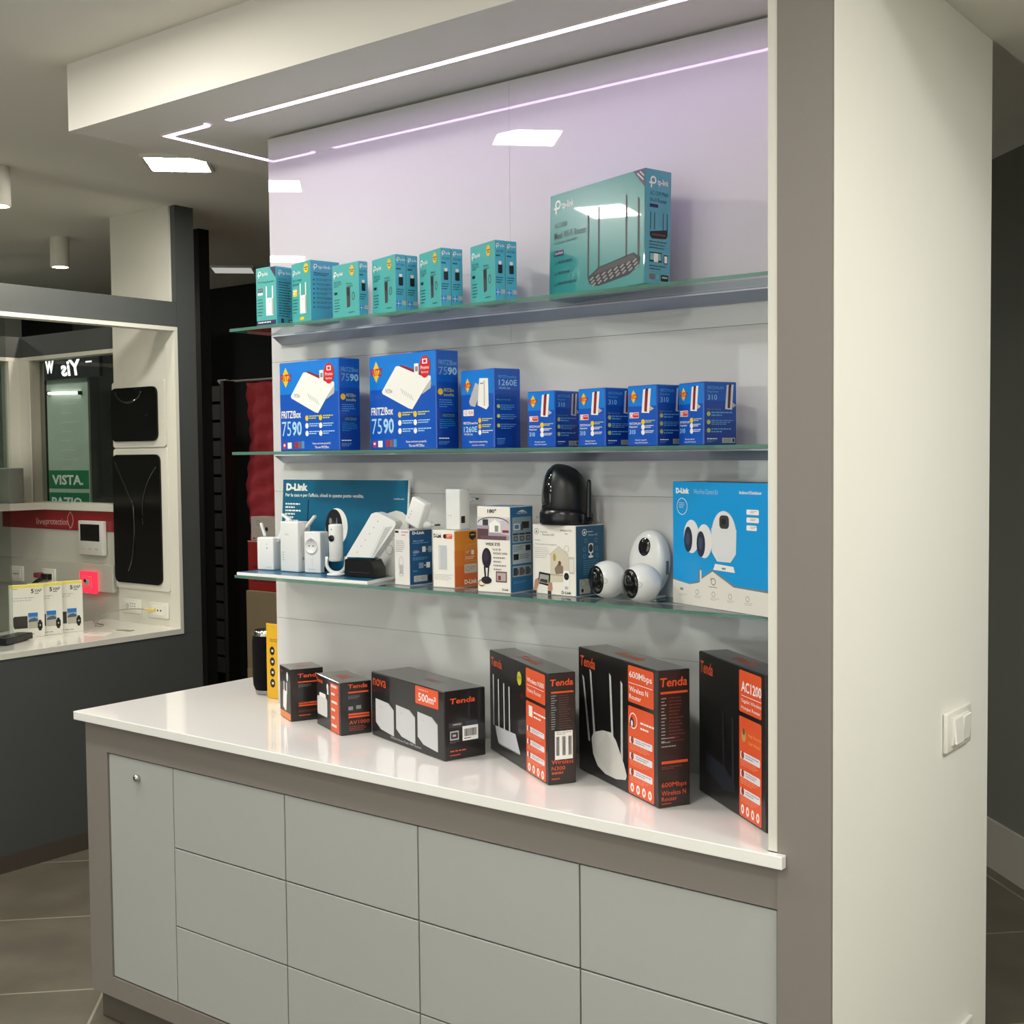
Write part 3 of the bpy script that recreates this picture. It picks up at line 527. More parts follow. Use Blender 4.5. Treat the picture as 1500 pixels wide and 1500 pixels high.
def boxN():
    b,f,s,tp,fin=carton('camera_box',1.2107,.2247,S3,.6,.0867,.0804,.1797,M('#eee9df',.35),M('#2c6fa3',.35),M('#3b7fae',.35))
    f.text('180°',.33,.03,.6,.075,INK,3,.03)
    f.rect(.01,.12,.99,.385,M('#a59aa8',.4),2); f.rect(.01,.12,.99,.22,M('#d8d4d8',.4),3); f.rect(.01,.26,.35,.385,M('#5e3f46',.4),3); f.rect(.1,.34,.9,.385,M('#6b4c55',.4),4)
    f.rr(.18,.15,.35,.22,DGR,4,.0005); f.poly([(.38,.2),(.55,.15),(.72,.2),(.72,.3),(.38,.3)],WH,4); f.rect(.55,.22,.66,.29,MIDG,5); f.poly([(.72,.17),(.99,.13),(.99,.33),(.72,.31)],M('#c9bfc2',.4),4); f.rect(.78,.27,.97,.3,M('#7d2f3a',.4),5)
    pts=[(.02,.2)]+[(.5-.46*math.cos(R(180*i/12)),.19-.065*math.sin(R(180*i/12))) for i in range(13)]
    for p,q in zip(pts[1:],pts[2:]): f.line(p[0],p[1],q[0],q[1],.0016,INK,6)
    f.text('WIDE EYE',.26,.42,.7,.455,INK,3,.02); f.text('Full HD 180',.48,.485,.72,.51,DGR,3); f.text('PANORAMIC CAMERA',.5,.53,.92,.555,DGR,3)
    for k in range(4): f.words(.5,.585+k*.045,.92,.605+k*.045,1,MIDG,3,k,.8)
    f.ell(.29,.60,.0125,.021,M('#2a2430',.3),4,24); f.ell(.27,.58,.007,.012,M('#3a3242',.3),5); f.poly([(.2,.7),(.25,.7),(.28,.86),(.23,.86)],INK,4); f.poly([(.33,.7),(.37,.7),(.34,.86),(.3,.86)],INK,4); f.ell(.28,.86,.014,.008,M('#2a2430',.3),5); f.ring(.13,.9,.009,.002,M('#b08a50',.4),5,ry=.007); f.rect(.06,.86,.2,.87,INK,4); f.rect(.06,.92,.2,.93,INK,4)
    f.rect(.57,.75,.9,.875,M('#6d4a4c',.4),3); f.rect(.6,.765,.87,.86,M('#b9a9a8',.4),4); f.rect(.64,.8,.72,.85,M('#7a3a40',.4),5); f.text('D-Link',.76,.945,.94,.97,INK,3,.02)
    s.text('mydlink',.3,.065,.75,.095,WH,3); s.poly([(.32,.065),(.52,.04),(.72,.065)],WH,3); s.rect(.1,.125,.92,.42,M('#8ea3ae',.4),2); s.rr(.16,.2,.42,.27,WH,3,.002); s.rr(.19,.21,.38,.26,M('#4a7fb0',.4),4,.001); s.rr(.5,.18,.82,.26,INK,3,.001); s.rect(.47,.21,.55,.28,DGR,4)
    for k in range(3): s.rect(.12+k*.27,.31,.36+k*.27,.33,INK,3); s.rect(.15+k*.27,.345,.33+k*.27,.4,DGR,3); s.rect(.18+k*.27,.355,.3+k*.27,.39,MIDG,4)
    s.rect(.1,.44,.92,.665,M('#aebbc0',.4),2); s.words(.14,.46,.58,.53,4,DGR,3,2,.3); s.rect(.66,.455,.88,.52,INK,3); s.rect(.14,.55,.36,.62,INK,3); s.words(.42,.56,.85,.62,3,DGR,3,4,.3)
    s.rect(.1,.69,.92,.815,M('#9aaab2',.4),2)
    for k,m in enumerate((DGR,M('#6a5a55',.4),M('#4d5d60',.4))): s.rect(.13+k*.26,.71,.3+k*.26,.8,m,3); s.rect(.31+k*.26,.73,.35+k*.26,.79,INK,3)
    s.words(.14,.87,.8,.9,2,PALS,3,4,.3)
    fin('tall white and blue camera box marked 180 degrees, picturing a house')
boxN()
def boxO():
    b,f,s,tp,fin=carton('camera_box',1.3582,.2490,S3,-6.5,.1185,.0895,.1431,M('#eeeae0',.35),M('#0f4f70',.35),M('#dcd8cf',.4))
    f.ring(.1,.1,.0065,.001,MIDG,3); f.poly([(.08,.1),(.1,.075),(.12,.1),(.12,.12),(.08,.12)],MIDG,3); f.words(.18,.1,.38,.115,1,MIDG,3,2,.6); f.text('Monitor HD',.24,.125,.52,.155,MIDG,3); f.text('PRODOTTO',.66,.06,.92,.085,DGR,3); f.text('TM',.76,.11,.82,.13,DGR,3)
    f.words(.06,.22,.3,.24,1,LG,3,3,.6); f.text('Videocamera di sorveglianza',.06,.27,.58,.295,MIDG,3); f.words(.06,.33,.4,.5,6,LG,3,4,.25)
    CRM=M('#d6ccb6',.4); f.poly([(.42,.6),(.42,.42),(.62,.3),(.84,.4),(.84,.8),(.42,.82)],CRM,2); f.line(.4,.43,.62,.3,.0012,LG,4); f.line(.62,.3,.84,.42,.0012,LG,4); f.ring(.8,.33,.007,.001,LG,4); f.ell(.52,.46,.004,.008,M('#b89a5a',.4),3); f.poly([(.52,.62),(.6,.55),(.72,.58),(.72,.68),(.55,.7)],M('#8a7764',.4),4); f.ell(.64,.54,.004,.005,M('#6a5140',.4),5); f.rect(.36,.7,.84,.72,M('#b5aa98',.4),3); f.rect(.84,.44,.97,.68,M('#c9c4b8',.4),3); f.rect(.86,.47,.96,.65,M('#e2ded4',.4),4)
    f.rr(.72,.64,.86,.86,WH,4,.003); f.ell(.795,.72,.0068,.0075,INK,5); f.ell(.795,.72,.003,.003,DGR,6); f.poly([(.77,.86),(.81,.86),(.83,.9),(.75,.9)],LG,5)
    f.poly([(.16,.68),(.42,.70),(.40,.88),(.13,.85)],INK,5); f.poly([(.18,.71),(.39,.725),(.375,.85),(.155,.83)],M('#a9a79f',.4),6); f.poly([(.2,.78),(.36,.79),(.35,.84),(.17,.82)],DGR,7)
    SK=M('#b98a6c',.5); f.poly([(.06,.80),(.14,.77),(.16,.84),(.12,.90),(.08,.98),(.02,.97)],SK,7); f.poly([(.38,.83),(.46,.82),(.47,.92),(.42,.97),(.36,.92)],SK,7); f.poly([(.02,.95),(.1,.96),(.09,.995),(.02,.995)],DGR,8); f.poly([(.36,.94),(.44,.95),(.44,.995),(.36,.995)],DGR,8)
    f.text('D-Link',.68,.93,.9,.97,INK,4,.02)
    s.ring(.3,.1,.007,.0015,WH,3); s.poly([(.27,.1),(.3,.075),(.33,.1),(.33,.12),(.27,.12)],WH,4); s.words(.38,.09,.62,.105,1,WH,3,2,.6); s.text('Monitor HD',.44,.125,.75,.155,PALE,3)
    s.rr(.44,.26,.6,.4,WH,3,.003); s.ell(.52,.33,.0065,.008,INK,4); s.rect(.5,.4,.54,.44,WH,3); s.ell(.52,.45,.008,.0025,WH,3)
    for u,v in ((.35,.22),(.7,.22),(.3,.34),(.72,.34),(.3,.44),(.73,.44)): s.ring(u,v,.0045,.0012,M('#5f8fa6',.4),3)
    s.words(.26,.5,.82,.72,7,M('#5f8fa6',.4),3,4,.3); s.rect(.12,.76,.5,.97,M('#b9b6ac',.4),3); s.ring(.25,.82,.008,.0014,MIDG,4); s.ell(.22,.92,.004,.004,INK,4); s.words(.32,.8,.48,.86,3,MIDG,4,2,.3)
    fin('white and dark teal camera box with the black dome camera standing on it')
boxO()
def boxQ():
    CY=M('#0f9be0',.3,coat=.2); OFF=M('#e6e1d8',.4)
    b,f,s,tp,fin=carton('camera_kit_box',1.8160,.1760,S3,-22.1,.2700,.066,.2325,CY,CY,M('#2a3a44',.4))
    f.poly([(.002,.795),(.17,.825),(.27,.80),(.29,.785),(.29,.70),(.325,.70),(.325,.76),(.44,.69),(.68,.80),(.998,.80),(.998,.998),(.002,.998)],M('#77838a',.4),1); f.poly([(.002,.805),(.19,.83),(.285,.81),(.305,.80),(.305,.705),(.322,.705),(.322,.775),(.44,.705),(.66,.81),(.998,.82),(.998,.998),(.002,.998)],OFF,2)
    f.text('D-Link',.04,.05,.19,.095,WH,3,.06); f.text('Wire-Free Camera Kit',.24,.055,.5,.095,PALE,3); f.text('Indoor/Outdoor',.72,.06,.94,.085,WH,3,.02)
    f.ring(.11,.2,.0160,.0012,WH,3); f.words(.075,.17,.145,.22,3,WH,3,3,.3); f.ell(.56,.41,.0345,.0440,M('#e4e4e2',.4),3,32); f.poly([(.43,.36),(.69,.36),(.685,.55),(.63,.62),(.49,.62),(.435,.55)],M('#dfe1e2',.4),4); f.rr(.515,.255,.615,.36,DGR,5,.008); f.ell(.56,.305,.006,.006,INK,6); f.poly([(.47,.64),(.66,.65),(.675,.695),(.45,.69)],WH,5); f.rect(.54,.665,.58,.68,MIDG,6)
    for u,v in ((.215,.44),(.355,.47)): f.ell(u,v,.0230,.0315,M('#e6e6e6',.4),6,28); f.ell(u-.036,v+.025,.0125,.024,M('#2b3248',.35),7,24); f.ell(u-.04,v+.02,.006,.012,M('#454d68',.35),8)
    for k in range(3): f.rr(.79,.2+k*.06,.91 if k<2 else .89,.24+k*.06,WH,3,.002); f.words(.83,.21+k*.06,.89,.23+k*.06,2,MIDG,4,k,.4)
    f.ring(.45,.785,.007,.002,MIDG,3); f.rect(.42,.755,.428,.775,MIDG,3); f.words(.4,.825,.5,.835,1,MIDG,3,2,.7)
    for k in range(5):
        u=.1+k*.175; f.rect(u-.015,.865,u+.02,.885,MIDG,3) if k==0 else f.ring(u,.885,.005,.001,MIDG,3); f.words(u-.03,.915,u+.06,.94,2,LG,3,k,.4)
    fin('big bright blue camera kit box beside the right post on the lower shelf')
boxQ()
# plugs on the boxes
def prong(b,O,dr):
    O,dr=Vector(O),Vector(dr).normalized(); b.cyl(O,O+dr*.016,.010,WHITEPL,16,.0075); sd=dr.cross(Vector((0,0,1)))
    if sd.length<.1: sd=Vector((1,0,0))
    sd.normalize()
    for k in (-1,1): b.cyl(O+dr*.016+sd*.005*k,O+dr*.026+sd*.005*k,.002,WHITEPL,8); b.cyl(O+dr*.026+sd*.005*k,O+dr*.034+sd*.005*k,.002,DGR,8)
zL=S3+.1232+.0004
t=thing('range_extender','white plug-in extender lying tilted on the slim white and blue box','network device',(.920,.262,zL))
T=Matrix.Translation((-.0015,-.012,.0015))@Matrix.Rotation(R(24),4,'Y')
b=MB(); b.box(-.022,.022,-.012,.013,.0088,.0700,WHITEPL,bev=.004,seg=3,T=T)
f=Face(b,T@Vector((-.022,-.012,.0700)),T.to_3x3()@Vector((.044,0,0)),T.to_3x3()@Vector((0,0,-.0612)),T.to_3x3()@Vector((0,-1,0))); f.ell(.28,.5,.0012,.0016,MIDG,3); f.ell(.3,.62,.0012,.0016,MIDG,3); f.ell(.26,.76,.0012,.0012,MIDG,3); b.build('body',t)
b=MB(); prong(b,(.024,.000,.0115),(.95,.25,-.04)); b.build('plug',t)
zM=S3+.1243+.0004
t=thing('range_extender','upright white plug-in extender standing on the white and orange box','network device',(1.022,.282,zM),R(-4))
b=MB(); b.box(-.0215,.0215,-.016,.016,.0003,.0885,WHITEPL,bev=.002,seg=2); f=Face(b,(-.0215,-.016,.0885),(.043,0,0),(0,0,-.0885),(0,-1,0)); f.ell(.2,.65,.001,.001,MIDG,3); f.ell(.38,.65,.001,.0014,MIDG,3); s=Face(b,(.0215,-.016,.0885),(0,.032,0),(0,0,-.0885),(1,0,0)); s.rr(.12,.66,.5,.83,INK,3,.001); b.build('body',t)
b=MB(); prong(b,(.004,.016,.066),(.25,1,0)); b.build('plug',t)
# black dome camera
zO=S3+.1431+.0004
t=thing('dome_camera','black pan and tilt dome camera with a stub antenna standing on a box','camera',(1.302,.2965,zO),R(-20))
b=MB(); b.lathe([(.053,.0003),(.0545,.003),(.0545,.022),(.052,.029),(.050,.031)],BLACKPL,40); b.box(.030,.066,-.004,.022,.004,.024,BLACKPL,bev=.003,seg=2); f=Face(b,(-.03,-.0548,.02),(.02,0,0),(0,0,-.01),(0,-1,0)); f.text('D-Link',.1,.3,.8,.7,DGR,3); b.build('base',t)
HP=[(.0490,.0310),(.0500,.034),(.0498,.050),(.0480,.068),(.0440,.086),(.0380,.100),(.0290,.112),(.0180,.1195),(.0080,.1230),(.0004,.1240)]
def lean_front(b,i0):
    for v in b.v[i0:]:
        r=next((ra+(rb-ra)*(v.z-za)/(zb-za) for (ra,za),(rb,zb) in zip(HP,HP[1:]) if za<=v.z<=zb),0.) if v.z>.034 else .05
        k=(.05-r)*.34; v.x-=.534*k; v.y-=.843*k
b=MB(); b.lathe(HP,M('#0c0c0e',.38,noise=.1,nscale=50),44); lean_front(b,0); b.build('housing',t)
b=MB(); vs=[];fs=[]; n=20; WP=HP[1:8]
for q,(r,z) in enumerate(WP):
    for k in range(n+1):
        a=R(-112+80*(k/n-.5)); e=.0012 if 0<k<n and 0<q<len(WP)-1 else -.0004; vs.append(((r+e)*math.cos(a),(r+e)*math.sin(a),z))
for q in range(len(WP)-1):
    for k in range(n): o_=q*(n+1)+k; fs.append([o_,o_+1,o_+n+2,o_+n+1])
b.add(vs,fs,M('#050506',.04,coat=1.),True); lean_front(b,0); b.build('dome_window',t)
b=MB(); b.cyl((.062,.010,.012),(.068,.010,.016),.0075,BLACKPL); b.cyl((.066,.010,.016),(.068,.010,.088),.0058,BLACKPL,16,.0042); b.ell(.0042,.0042,.0042,BLACKPL,Matrix.Translation((.068,.010,.088)),16,8); b.build('antenna',t)
# white egg cameras
def ball_cam(x,y,r,rz,label):
    t=thing('ball_camera',label,'camera',(x,y,S3+.0002),R(rz),'round white cameras')
    b=MB(); T=Matrix.Translation((0,0,r))@Matrix.Rotation(R(90),4,'X'); b.lathe([(max(r*math.cos(R(a)),1e-5),r*math.sin(R(a))) for a in range(-90,43,4)],M('#e9e9e7',.22,coat=.4),44,T)
    f=Face(b,(.018,-r*.82,r*.95),(.010,.004,0),(0,0,-.005),(.5,-.86,0)); b.build('shell',t)
    b=MB(); tl=Matrix.Rotation(R(92),4,'X'); T=Matrix.Translation((0,-r*.655,r*1.0))@tl
    b.lathe([(r*.745,-.003),(r*.755,.0008),(r*.735,.0030),(r*.66,.0052),(r*.4,.0068),(.0004,.0072)],M('#060607',.12,coat=.3),40,T); b.build('face_plate',t)
    b=MB(); b.lathe([(r*.30,.0040),(r*.27,.0088),(r*.12,.0083),(.0004,.0076)],M('#121215',.12,coat=.3),28,T@Matrix.Translation((.002,.007,0))); b.build('lens',t)
    b=MB(); 
    for a,q in ((0,1),):
        d2=Vector((math.sin(R(52)),-math.cos(R(52)),.02)).normalized(); O=Vector((0,0,r))+d2*(r+.0001); up=Vector((0,0,1)); sd=up.cross(d2).normalized()
        F2=Face(b,O-sd*.004+up*.004,sd*.008,-up*.008,d2); F2.ring(.5,.5,.0052,.0010,M('#9a9a98',.4),1); F2.words(.1,.35,.9,.65,2,M('#9a9a98',.4),1,2,.5)
    b.build('emblem',t)
ball_cam(1.4220,.2680,.0375,-27,'round white camera with a black face, next to the dark teal camera box')
ball_cam(1.5190,.2400,.0378,-27,'round white camera with a black face, in front of the oval white hub')
t=thing('camera_hub','tall oval white camera hub leaning back behind the two round cameras','camera',(1.482,.3260,S3+.0002),R(-8))
b=MB(); T=Matrix.Translation((0,0,.0690))@Matrix.Rotation(R(-6),4,'X')
SH=M('#e6e6e3',.25,coat=.3); pr=[(1,-.55),(1.,.0),(.985,.3),(.93,.6),(.8,.85),(.6,.96),(.3,1.0),(.001,1.005)]
TT=T@Matrix.Rotation(R(90),4,'X')@Matrix.Diagonal(((.0470),.0660,.0160,1)); b.lathe([(.001,-1.),(.8,-.98),(.95,-.85)]+pr,SH,48,TT); b.build('shell',t)
b=MB(); T2=T@Matrix.Translation((-.001,-.0152,.031))@Matrix.Rotation(R(90),4,'X')@Matrix.Diagonal((.0150,.0185,1,1)); b.lathe([(1,-.004),(1,.0008),(.9,.0022),(.5,.003),(.001,.0033)],M('#09090b',.08,coat=1.),32,T2); b.build('lens_window',t)
b=MB(); b.box(.0455,.0475,-.003,.004,.048,.075,M('#6f7274',.5),T=None); b.build('port_cover',t)
b=MB(); b.box(-.022,.03,-.014,.018,.0001,.0052,SH,bev=.0015,seg=2); b.build('foot',t)
# ---- black and orange cartons on the worktop
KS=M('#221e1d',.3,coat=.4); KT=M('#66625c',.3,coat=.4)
def tenda(g,u0,v0,u1,v1,m=ORG,l=3): g.text('Tenda',u0,v0,u1,v1,m,l,bold=.02,shear=.12)
def topt(tp,u0,v0,u1,v1): tp.text('Tenda',u0,v0,u1,v1,M('#a8492c',.35),3,bold=.02)
def boxR1():
    b,f,s,tp,fin=carton('powerline_box',.5517,.2108,ZW,-25.4,.0901,.0813,.1255,K,KS,KT)
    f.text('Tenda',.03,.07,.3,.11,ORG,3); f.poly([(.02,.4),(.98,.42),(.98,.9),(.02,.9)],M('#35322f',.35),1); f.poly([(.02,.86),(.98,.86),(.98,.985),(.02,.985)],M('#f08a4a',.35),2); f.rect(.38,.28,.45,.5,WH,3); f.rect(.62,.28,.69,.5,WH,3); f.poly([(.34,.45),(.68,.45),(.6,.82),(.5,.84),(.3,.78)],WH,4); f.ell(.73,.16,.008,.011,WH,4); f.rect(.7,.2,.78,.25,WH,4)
    tenda(s,.22,.09,.92,.17); s.rect(.22,.24,.92,.265,ORG,3); s.words(.24,.3,.7,.36,3,MIDG,3,3,.3); s.rect(.24,.64,.94,.675,ORG,3); s.words(.24,.645,.94,.67,1,K,4,4,.5); s.rect(.24,.69,.94,.72,ORG,3); s.words(.24,.79,.9,.84,3,M('#8a4a22',.4),3,4,.35); s.rect(.24,.885,.6,.9,ORG,3)
    topt(tp,.3,.3,.7,.6)
    fin('small black box with an orange base line, leftmost on the worktop','box','black and orange boxes on the worktop')
boxR1()
def boxR2():
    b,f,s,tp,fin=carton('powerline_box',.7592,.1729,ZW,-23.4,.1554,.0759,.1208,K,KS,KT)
    tenda(f,.0,.07,.28,.15); f.rr(.03,.42,.46,.78,M('#d9d8d4',.4),3,.006); f.rr(.12,.34,.4,.5,WH,2,.004); f.ell(.48,.18,.006,.008,WH,3); f.rect(.46,.22,.52,.32,WH,3); f.text('Tenda',.08,.66,.16,.68,LG,4)
    f.rect(.6,.06,.94,.985,ORG,2)
    for k in range(6): f.words(.64,.09+k*.15,.9,.15+k*.15,1,WH,3,k,.8)
    for v in (.22,.37): f.line(.6,v,.94,v+.03,.001,M('#b03a1c',.4),3)
    tenda(s,.25,.04,.88,.12); s.rect(.25,.18,.9,.21,ORG,3); s.words(.25,.26,.7,.33,3,MIDG,3,3,.3); s.rect(.25,.46,.4,.53,MIDG,3); s.rect(.5,.45,.66,.52,MIDG,3); s.rect(.25,.595,.92,.63,ORG,3); s.rect(.25,.645,.92,.68,ORG,3); s.text('AV1000',.27,.73,.92,.80,ORG,3); s.words(.27,.84,.85,.94,3,M('#a8452a',.4),3,4,.35)
    topt(tp,.3,.25,.68,.7)
    fin('small black box with an orange stripe and AV1000 lettering, second on the worktop','box','black and orange boxes on the worktop')
boxR2()
def boxR3():
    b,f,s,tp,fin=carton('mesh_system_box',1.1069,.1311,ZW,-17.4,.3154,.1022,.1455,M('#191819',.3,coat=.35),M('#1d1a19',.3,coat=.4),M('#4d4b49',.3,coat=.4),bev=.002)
    f.text('nova',.03,.09,.22,.2,ORG,3); GY=M('#c9cacb',.4)
    for k,u in enumerate((.065,.36,.655)):
        f.poly([(u,.40),(u+.19,.42),(u+.262,.50),(u+.262,.90),(u+.075,.86),(u,.77)],GY,3); f.poly([(u+.19,.42),(u+.262,.50),(u+.262,.52),(u+.18,.43)],LG,4); f.rect(u+.06,.5,u+.1,.51,LG,4)
    f.rr(.63,.015,.93,.28,ORG,3,.003); f.text('Coverage up to',.67,.045,.8,.075,WH,4); f.text('500m²',.67,.11,.9,.23,WH,4,.015); f.text('Whole Home Mesh WiFi System',.28,.905,.7,.955,LG,4)
    tenda(s,.13,.11,.75,.19); s.rr(.1,.46,.44,.53,DGR,3,.001); s.words(.2,.48,.42,.51,1,LG,4,2,.6); s.rr(.5,.46,.8,.53,DGR,3,.001); s.rect(.13,.58,.34,.71,LG,3); s.rect(.15,.6,.32,.69,DGR,4); s.rect(.19,.63,.27,.66,LG,5); s.words(.13,.73,.36,.76,2,MIDG,3,2,.3); s.words(.13,.86,.93,.885,1,ORG,3,4,.7); s.words(.13,.92,.45,.94,1,ORG,3,5,.7)
    tp.text('nova',.52,.4,.68,.6,M('#8e432c',.35),3)
    o=fin('wide black box picturing three pale cubes, marked 500 square metres','box','black and orange boxes on the worktop')
    q=MB(); g=Face(q,(.3154/2,-.1022/2,.1455),(0,.1022,0),(0,0,-.1455),(1,0,0)); g.rect(.43,.53,.81,.74,WH,3); g.barcode(.47,.57,.77,.68,INK,4); g.words(.47,.7,.77,.72,1,INK,4,1,.7); q.build('barcode_sticker',o)
boxR3()
def routerbox(mx,my,rz,w,d,h,label,u0,u1,head,sub,pic,sidef,topm=KT):
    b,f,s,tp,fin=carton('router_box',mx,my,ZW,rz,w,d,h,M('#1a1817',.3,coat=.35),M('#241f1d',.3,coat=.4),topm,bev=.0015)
    tenda(f,.03,.06,.235,.145,M('#d4532e',.35) if u0<.7 else M('#b4492c',.35)); pic(f)
    f.rr(u0,.02,u1,.295,ORG,2,.004); head(f); f.rr(u0,.325,u1,.985,ORG,2,.004)
    w_=u1-u0
    sub(f)
    for k in range(3):
        v=.555+k*.12; f.rr(u0+.05*w_,v,u1-.06*w_,v+.05,M('#e6e2e4',.4),3,.003); f.ell(u0+.16*w_,v+.022,.0055,.007,M('#a03a28',.4),4); f.words(u0+.3*w_,v+.012,u1-.1*w_,v+.042,2,M('#8d7c8c',.4),4,k,.4); f.words(u0+.08*w_,v+.06,u1-.12*w_,v+.1,3,M('#f4a487',.4),3,k+4,.3)
    for k in range(4): f.ell(u0+(.15+.23*k)*w_,.935,.0065*w/.31,.0085,WH,3); f.ell(u0+(.15+.23*k)*w_,.935,.0025,.004,ORG,4)
    sidef(s); topt(tp,.32,.25,.66,.7)
    return fin(label,'box','black and orange boxes on the worktop')
def pS1(f):
    for u,v in ((.075,.23),(.17,.255),(.27,.27),(.365,.28)): f.poly([(u-.012,v),(u+.008,v),(u+.012,.735),(u-.008,.735)],M('#c9c9cd',.35),4)
    f.poly([(.10,.73),(.47,.705),(.55,.87),(.16,.885),(.12,.8)],M('#c6c7cc',.35),3); f.poly([(.16,.885),(.55,.87),(.55,.88),(.18,.897)],MIDG,4)
def hS1(f): f.text('Wireless N300',.675,.105,.945,.15,WH,3,.01); f.line(.675,.175,.945,.175,.001,WH,3); f.text('Home Router',.68,.2,.9,.24,WH,3)
def sS1(f): f.text('1',.70,.36,.76,.46,WH,3,.01); f.words(.78,.4,.97,.48,2,WH,3,2,.4)
def dS1(s):
    tenda(s,.08,.055,.92,.115); s.rect(.12,.165,.92,.18,ORG,3)
    for k in range(15): s.words(.12,.2+k*.021,.34,.206+k*.021,1,LG,3,k,.9); s.words(.4,.2+k*.021,.92,.206+k*.021,1,M('#6b4a42',.4),3,k+9,.9)
    s.text('Wireless',.12,.775,.9,.815,ORG,3); s.text('N300',.12,.835,.6,.87,ORG,3); s.words(.12,.885,.85,.91,1,M('#c0502f',.4),3,3,.8); s.words(.12,.94,.5,.955,1,M('#c0502f',.4),3,5,.8)
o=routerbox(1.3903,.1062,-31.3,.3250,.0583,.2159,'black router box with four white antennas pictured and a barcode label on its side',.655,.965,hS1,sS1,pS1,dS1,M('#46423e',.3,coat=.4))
q=MB(); g=Face(q,(.3250/2,-.0583/2,.2159),(0,.0583,0),(0,0,-.2159),(1,0,0)); g.rect(.24,.52,.88,.775,WH,4)
for k in range(3): g.barcode(.28+k*.22,.57,.40+k*.22,.74,DGR,5,k)
g.words(.3,.53,.84,.56,2,MIDG,5,2,.4); q.build('barcode_label',o)
q=MB(); g=Face(q,(-.3250/2,-.0583/2,.2159),(.3250,0,0),(0,0,-.2159),(0,-1,0)); g.ell(.545,.155,.0125,.0140,M('#c8c83c',.35),4); g.text('NEW',.515,.135,.575,.16,M('#5c5c28',.4),5); q.build('yellow_sticker',o)
def pS2(f):
    for u,v,u2,v2 in ((.07,.215,.15,.73),(.17,.15,.22,.66),(.43,.13,.46,.67),(.575,.16,.575,.76)): f.poly([(u-.012,v),(u+.012,v+.02),(u2+.012,v2),(u2-.014,v2)],M('#c4c4c2',.35),3)
    f.poly([(.18,.70),(.21,.645),(.33,.60),(.44,.59),(.50,.635),(.60,.79),(.635,.87),(.62,.905),(.5,.935),(.36,.935),(.26,.90),(.20,.82)],M('#d5d3cd',.35),4)
    for k in range(13): f.line(.225+k*.0125,.795-k*.0148,.395+k*.0125,.895-k*.0148,.0008,M('#b2b0aa',.4),5)
def hS2(f): f.text('600Mbps',.67,.06,.935,.125,WH,3,.005); f.line(.665,.15,.94,.15,.001,WH,3); f.text('Wireless N',.67,.175,.89,.215,WH,3,.008); f.text('Router',.67,.235,.81,.27,WH,3,.008)
def sS2(f): f.ring(.715,.43,.015,.002,WH,3); f.poly([(.675,.43),(.70,.40),(.725,.43),(.725,.475),(.675,.475)],M('#3a2f2c',.4),4); f.poly([(.69,.44),(.70,.425),(.712,.44),(.712,.47),(.69,.47)],WH,5); f.words(.8,.42,.96,.5,2,WH,3,2,.35)
def dS2(s):
    tenda(s,.06,.055,.92,.12); s.rect(.08,.155,.92,.172,ORG,3)
    for k in range(14): s.words(.1,.2+k*.024,.28,.208+k*.024,1,LG,3,k,.9); s.words(.34,.2+k*.024,.92,.207+k*.024,1,M('#7b3c36',.4),3,k+9,.9)
    for k in range(3): s.words(.1,.49+k*.03,.6,.497+k*.03,1,LG,3,k,.9)
    s.rect(.1,.66,.92,.68,ORG,3); s.words(.1,.70,.75,.725,2,M('#8b5b50',.4),3,2,.3); s.text('600Mbps',.1,.815,.88,.86,ORG,3); s.text('Wireless N',.1,.875,.86,.91,ORG,3); s.text('Router',.1,.92,.58,.95,ORG,3); s.words(.1,.965,.5,.975,1,M('#c0502f',.4),3,5,.8)
routerbox(1.6414,.0947,-28.9,.3172,.0661,.2478,'largest-fronted black router box marked 600Mbps, showing a white textured router',.655,.955,hS2,sS2,pS2,dS2)
def pS3(f):
    DB=M('#2b2d36',.3); f.poly([(.38,.33),(.40,.34),(.415,.80),(.39,.80)],DB,3); f.poly([(.52,.36),(.55,.37),(.555,.82),(.53,.82)],DB,3); f.poly([(.10,.68),(.42,.73),(.56,.80),(.57,.86),(.40,.885),(.12,.81)],DB,4)
def hS3(f): f.text('AC1200',.665,.09,.945,.16,WH,3,.02); f.line(.665,.185,.945,.185,.001,WH,3); f.text('Gigabit Wireless',.665,.205,.945,.235,WH,3); f.text('Hotspot Router',.665,.25,.93,.28,WH,3)
def sS3(f): f.ell(.70,.445,.009,.012,M('#c89a5a',.4),3); f.ell(.70,.42,.005,.006,M('#7a5a30',.4),4); f.text('High Density',.765,.42,.94,.445,M('#f0b058',.4),3); f.text('User Access',.765,.465,.93,.49,M('#f0b058',.4),3)
routerbox(1.8600,.0756,-37.6,.2780,.0583,.2644,'dark black router box marked AC1200, cut off by the white lining of the post',.635,.945,hS3,sS3,pS3,lambda s:None,M('#3a3836',.3,coat=.4))
